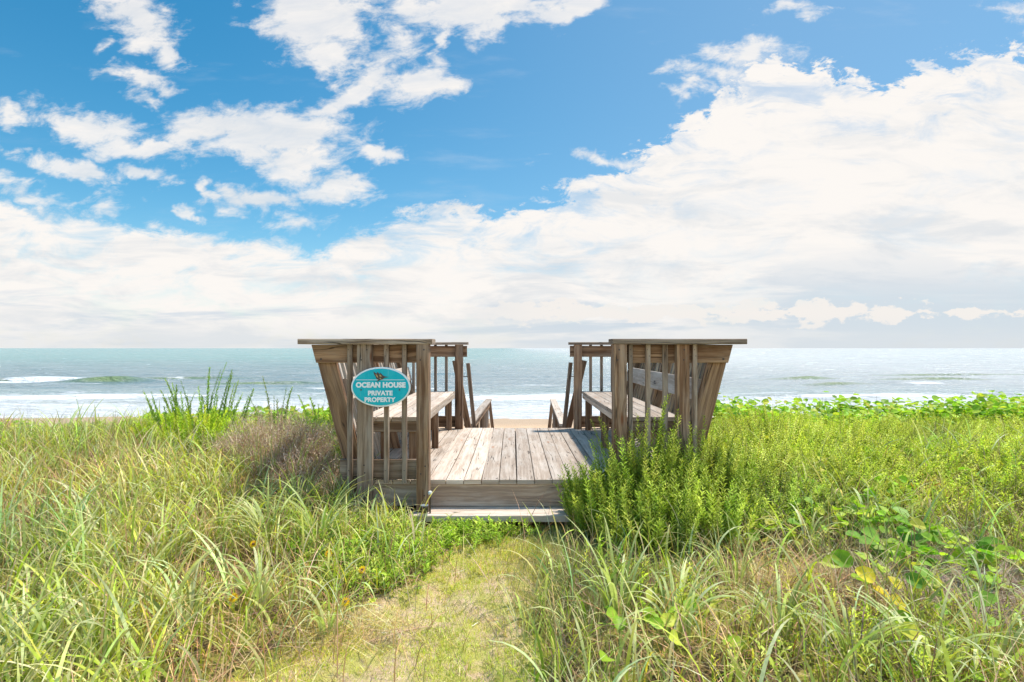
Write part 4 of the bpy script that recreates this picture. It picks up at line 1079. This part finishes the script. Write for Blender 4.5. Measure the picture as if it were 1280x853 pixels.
# separate clouds: ellipses (cx, cy, rx, ry, angle, weight)
ELL = [(1.70, .25, .62, .34, 40, 1), (2.0, .62, .30, .22, 30, .9), (1.35, .60, .14, .10, 0, .55), (1.75, 1.0, .42, .13, 10, .75), (1.85, 1.30, .22, .10, 20, .6),
       (3.95, .22, .72, .52, 20, 1.25), (4.15, .68, .32, .22, 45, 1.1), (4.35, 1.25, .46, .20, -25, 1.1), (4.75, .90, .32, .28, -55, .8), (5.0, .50, .2, .3, 0, .65),
       (5.95, .05, .95, .30, 0, 1.25), (6.1, .35, .4, .16, 0, .9), (7.0, .08, .7, .14, -15, 1.0), (5.4, .52, .2, .12, -50, .8),
       (5.25, 1.05, .48, .24, -15, .9), (4.76, 1.92, .32, .15, 0, 1.05),
       (1.10, 1.62, .72, .24, 18, 1.1), (1.75, 1.85, .7, .18, 12, .9), (.85, 2.10, .68, .13, 14, 1.0), (1.8, 2.15, .3, .10, 12, .8), (.12, 1.42, .25, .14, 20, .9),
       (2.5, 1.68, .6, .18, 5, .7), (3.35, 1.72, 1.05, .34, 6, 1.2), (3.6, 2.02, .6, .30, 25, 1.1), (3.25, 2.48, .42, .16, 5, .9), (4.22, 2.38, .40, .16, 0, .95), (3.0, 1.55, .7, .12, 0, .5),
       (2.56, 2.40, .2, .11, 25, .85), (2.35, 2.62, .15, .07, 0, .7), (2.8, 2.58, .2, .07, 0, .45),
       (3.75, 2.80, .4, .12, -5, .5), (.3, 2.42, .4, .18, 20, .45), (1.25, 2.62, .35, .14, 0, .5),
       (9.85, .12, .35, .10, 0, .65), (9.0, .92, .6, .16, 0, .65), (8.6, 1.10, .4, .08, 8, .7), (7.6, 2.0, .5, .07, 5, .5), (9.4, .66, .5, .2, 0, .75), (12.8, .1, .3, .2, 0, .4)]
acc = None
for (ex, ey, ra, rb, ang, wt) in ELL:
    c_, s_ = math.cos(R(ang)), math.sin(R(ang))
    mp = w.n.new('ShaderNodeMapping'); mp.vector_type = 'TEXTURE'
    if acc is None: PV = w.xyz(px_, py_, 0.)
    w.l.new(PV, mp.inputs[0]); mp.inputs['Location'].default_value = (ex, ey, 0); mp.inputs['Rotation'].default_value = (0, 0, R(ang)); mp.inputs['Scale'].default_value = (ra, rb, 1)
    ln = w.n.new('ShaderNodeVectorMath'); ln.operation = 'LENGTH'; w.l.new(mp.outputs[0], ln.inputs[0])
    e = w.m('MULTIPLY', w.m('SUBTRACT', 1.25, ln.outputs['Value']), wt)
    acc = e if acc is None else w.m('SMOOTH_MAX', acc, e, .15)
sc_f = w.add(w.m('MAXIMUM', acc, -1.2), w.mul(w.sub(n2, .5), 3.0))
scm = w.sstep(sc_f, -.1, .85)
# faint high haze patches
thin = w.mul(w.sstep(w.noise(w.xyz(w.mul(cx, .6), w.mul(cy, 2.6), 3.), 1.0, 7, .6), .55, .82), .16)
veil = w.noise(w.xyz(w.mul(cx, .75), w.mul(cy, 2.0), 31.), 1.5, 9, .64, .6)
edge = w.m('SUBTRACT', 1., w.sstep(bank, .1, 1.5))
bmask = w.mul(bmask, w.m('SUBTRACT', 1., w.mul(w.mul(w.sstep(veil, .46, .68), .55), w.add(.25, w.mul(edge, .75)))))
cloud = w.m('MAXIMUM', w.m('MAXIMUM', bmask, w.mul(scm, w.lin(veil, .3, .7, 1., .72))), thin, clamp=True)
# gaps inside the bank
low = w.sstep(cy, 2.7, 4.2)
streak = w.noise(w.xyz(w.mul(cx, .38), w.mul(cy, 3.2), 11.), 1.0, 7, .58, .4)
right = w.sstep(w.add(cx, w.mul(w.sub(cy, 3.3), 1.5)), 7.2, 11.)
gap = w.mul(w.sstep(w.add(streak, w.mul(right, .15)), .52, .68), w.mul(low, 1.0))
cum = w.noise(w.xyz(w.mul(cx, 1.0), w.mul(cy, 2.0), 17.), 2.6, 7, .62)
cumb = w.sub(w.add(cum, w.mul(w.m('SUBTRACT', 1., w.m('MINIMUM', w.m('ABSOLUTE', w.m('DIVIDE', w.sub(cy, 3.90), .20)), 1.6)), .28)), w.mul(w.sstep(cx, 11.2, 11.6), .13))
cumm = w.mul(w.sstep(cumb, .60, .68), w.sstep(cx, 5.0, 7.))
low_clear = w.mul(w.sstep(cx, 8., 11.5), w.sstep(cy, 3.45, 3.75))
pale = (7.0, 7.9, 8.6)
white = (10.4, 10.0, 9.6)
shade = w.noise(w.xyz(w.mul(cx, .55), w.mul(cy, 2.2), 21.), 1.2, 9, .62, .5)
ccol = w.mix(w.mul(w.sstep(shade, .44, .66), w.lin(cy, .5, 3.2, .15, .9)), white, (8.0, 8.3, 8.6))
ccol = w.mix(gap, ccol, (6.6, 7.5, 8.4))
ccol = w.mix(w.mul(low_clear, .85), ccol, pale)
ccol = w.mix(cumm, ccol, (9.7, 9.3, 8.9))
ccol = w.mix(w.mul(w.sstep(cy, 3.9, 4.34), .6), ccol, (7.9, 8.3, 8.6))
# clear sky tinted a little deeper
hs = w.n.new('ShaderNodeHueSaturation'); w.l.new(sk.outputs[0], hs.inputs['Color']); hs.inputs['Saturation'].default_value = 1.4; hs.inputs['Value'].default_value = 1.6; hs.inputs['Hue'].default_value = .482
skc = w.mix(w.mul(w.sstep(cx, 2., 11.), .42), hs.outputs[0], (4.0, 5.6, 7.6))
fin = w.mix(cloud, skc, ccol)
# unseen landward half of the sky, brightened as added fill light
bs_ = w.n.new('ShaderNodeVectorMath'); bs_.operation = 'SCALE'; w.l.new(fin, bs_.inputs[0]); w.l.new(w.lin(dy, .05, -.5, 1., 1.9), bs_.inputs['Scale'])
# added glow in the out-of-frame sky round the sun, silvers the sea
sdir = (math.sin(R(AZ))*math.cos(R(EL)), math.cos(R(AZ))*math.cos(R(EL)), math.sin(R(EL)))
dt = w.n.new('ShaderNodeVectorMath'); dt.operation = 'DOT_PRODUCT'; w.l.new(D, dt.inputs[0]); dt.inputs[1].default_value = sdir
gl = w.n.new('ShaderNodeVectorMath'); gl.operation = 'SCALE'; w.l.new(bs_.outputs[0], gl.inputs[0]); w.l.new(w.add(1., w.mul(w.sstep(dt.outputs['Value'], .80, 1.), 2.2)), gl.inputs['Scale'])
w.l.new(gl.outputs[0], bg.inputs[0])
world.cycles.sampling_method = 'MANUAL'; world.cycles.sample_map_resolution = 512

sun = bpy.data.lights.new('sun', 'SUN'); sun.energy = 4.6; sun.angle = R(3.0); sun.color = (1., .95, .87)
so = bpy.data.objects.new('sun', sun); C.objects.link(so)
sd = Vector((math.sin(R(AZ))*math.cos(R(EL)), math.cos(R(AZ))*math.cos(R(EL)), math.sin(R(EL))))
so.rotation_euler = sd.to_track_quat('Z', 'Y').to_euler()

# ------------------------------------------------------------------ camera and output
cam = bpy.data.cameras.new('camera'); cam.sensor_width = 36; cam.lens = F/1280*36; cam.clip_start = .05; cam.clip_end = 20000
cam.shift_y = 8.5/1280; cam.shift_x = -1/1280
co = bpy.data.objects.new('camera', cam); C.objects.link(co); co.location = (0, 0, CZ); co.rotation_euler = (R(90), 0, 0)
scene.camera = co
vs_ = scene.view_settings; vs_.view_transform = 'Standard'; vs_.look = 'None'; vs_.exposure = .47; vs_.gamma = 1
scene.cycles.max_bounces = 6; scene.cycles.diffuse_bounces = 3; scene.cycles.transparent_max_bounces = 4
try:
    scene.cycles.use_denoising = True
except Exception: pass
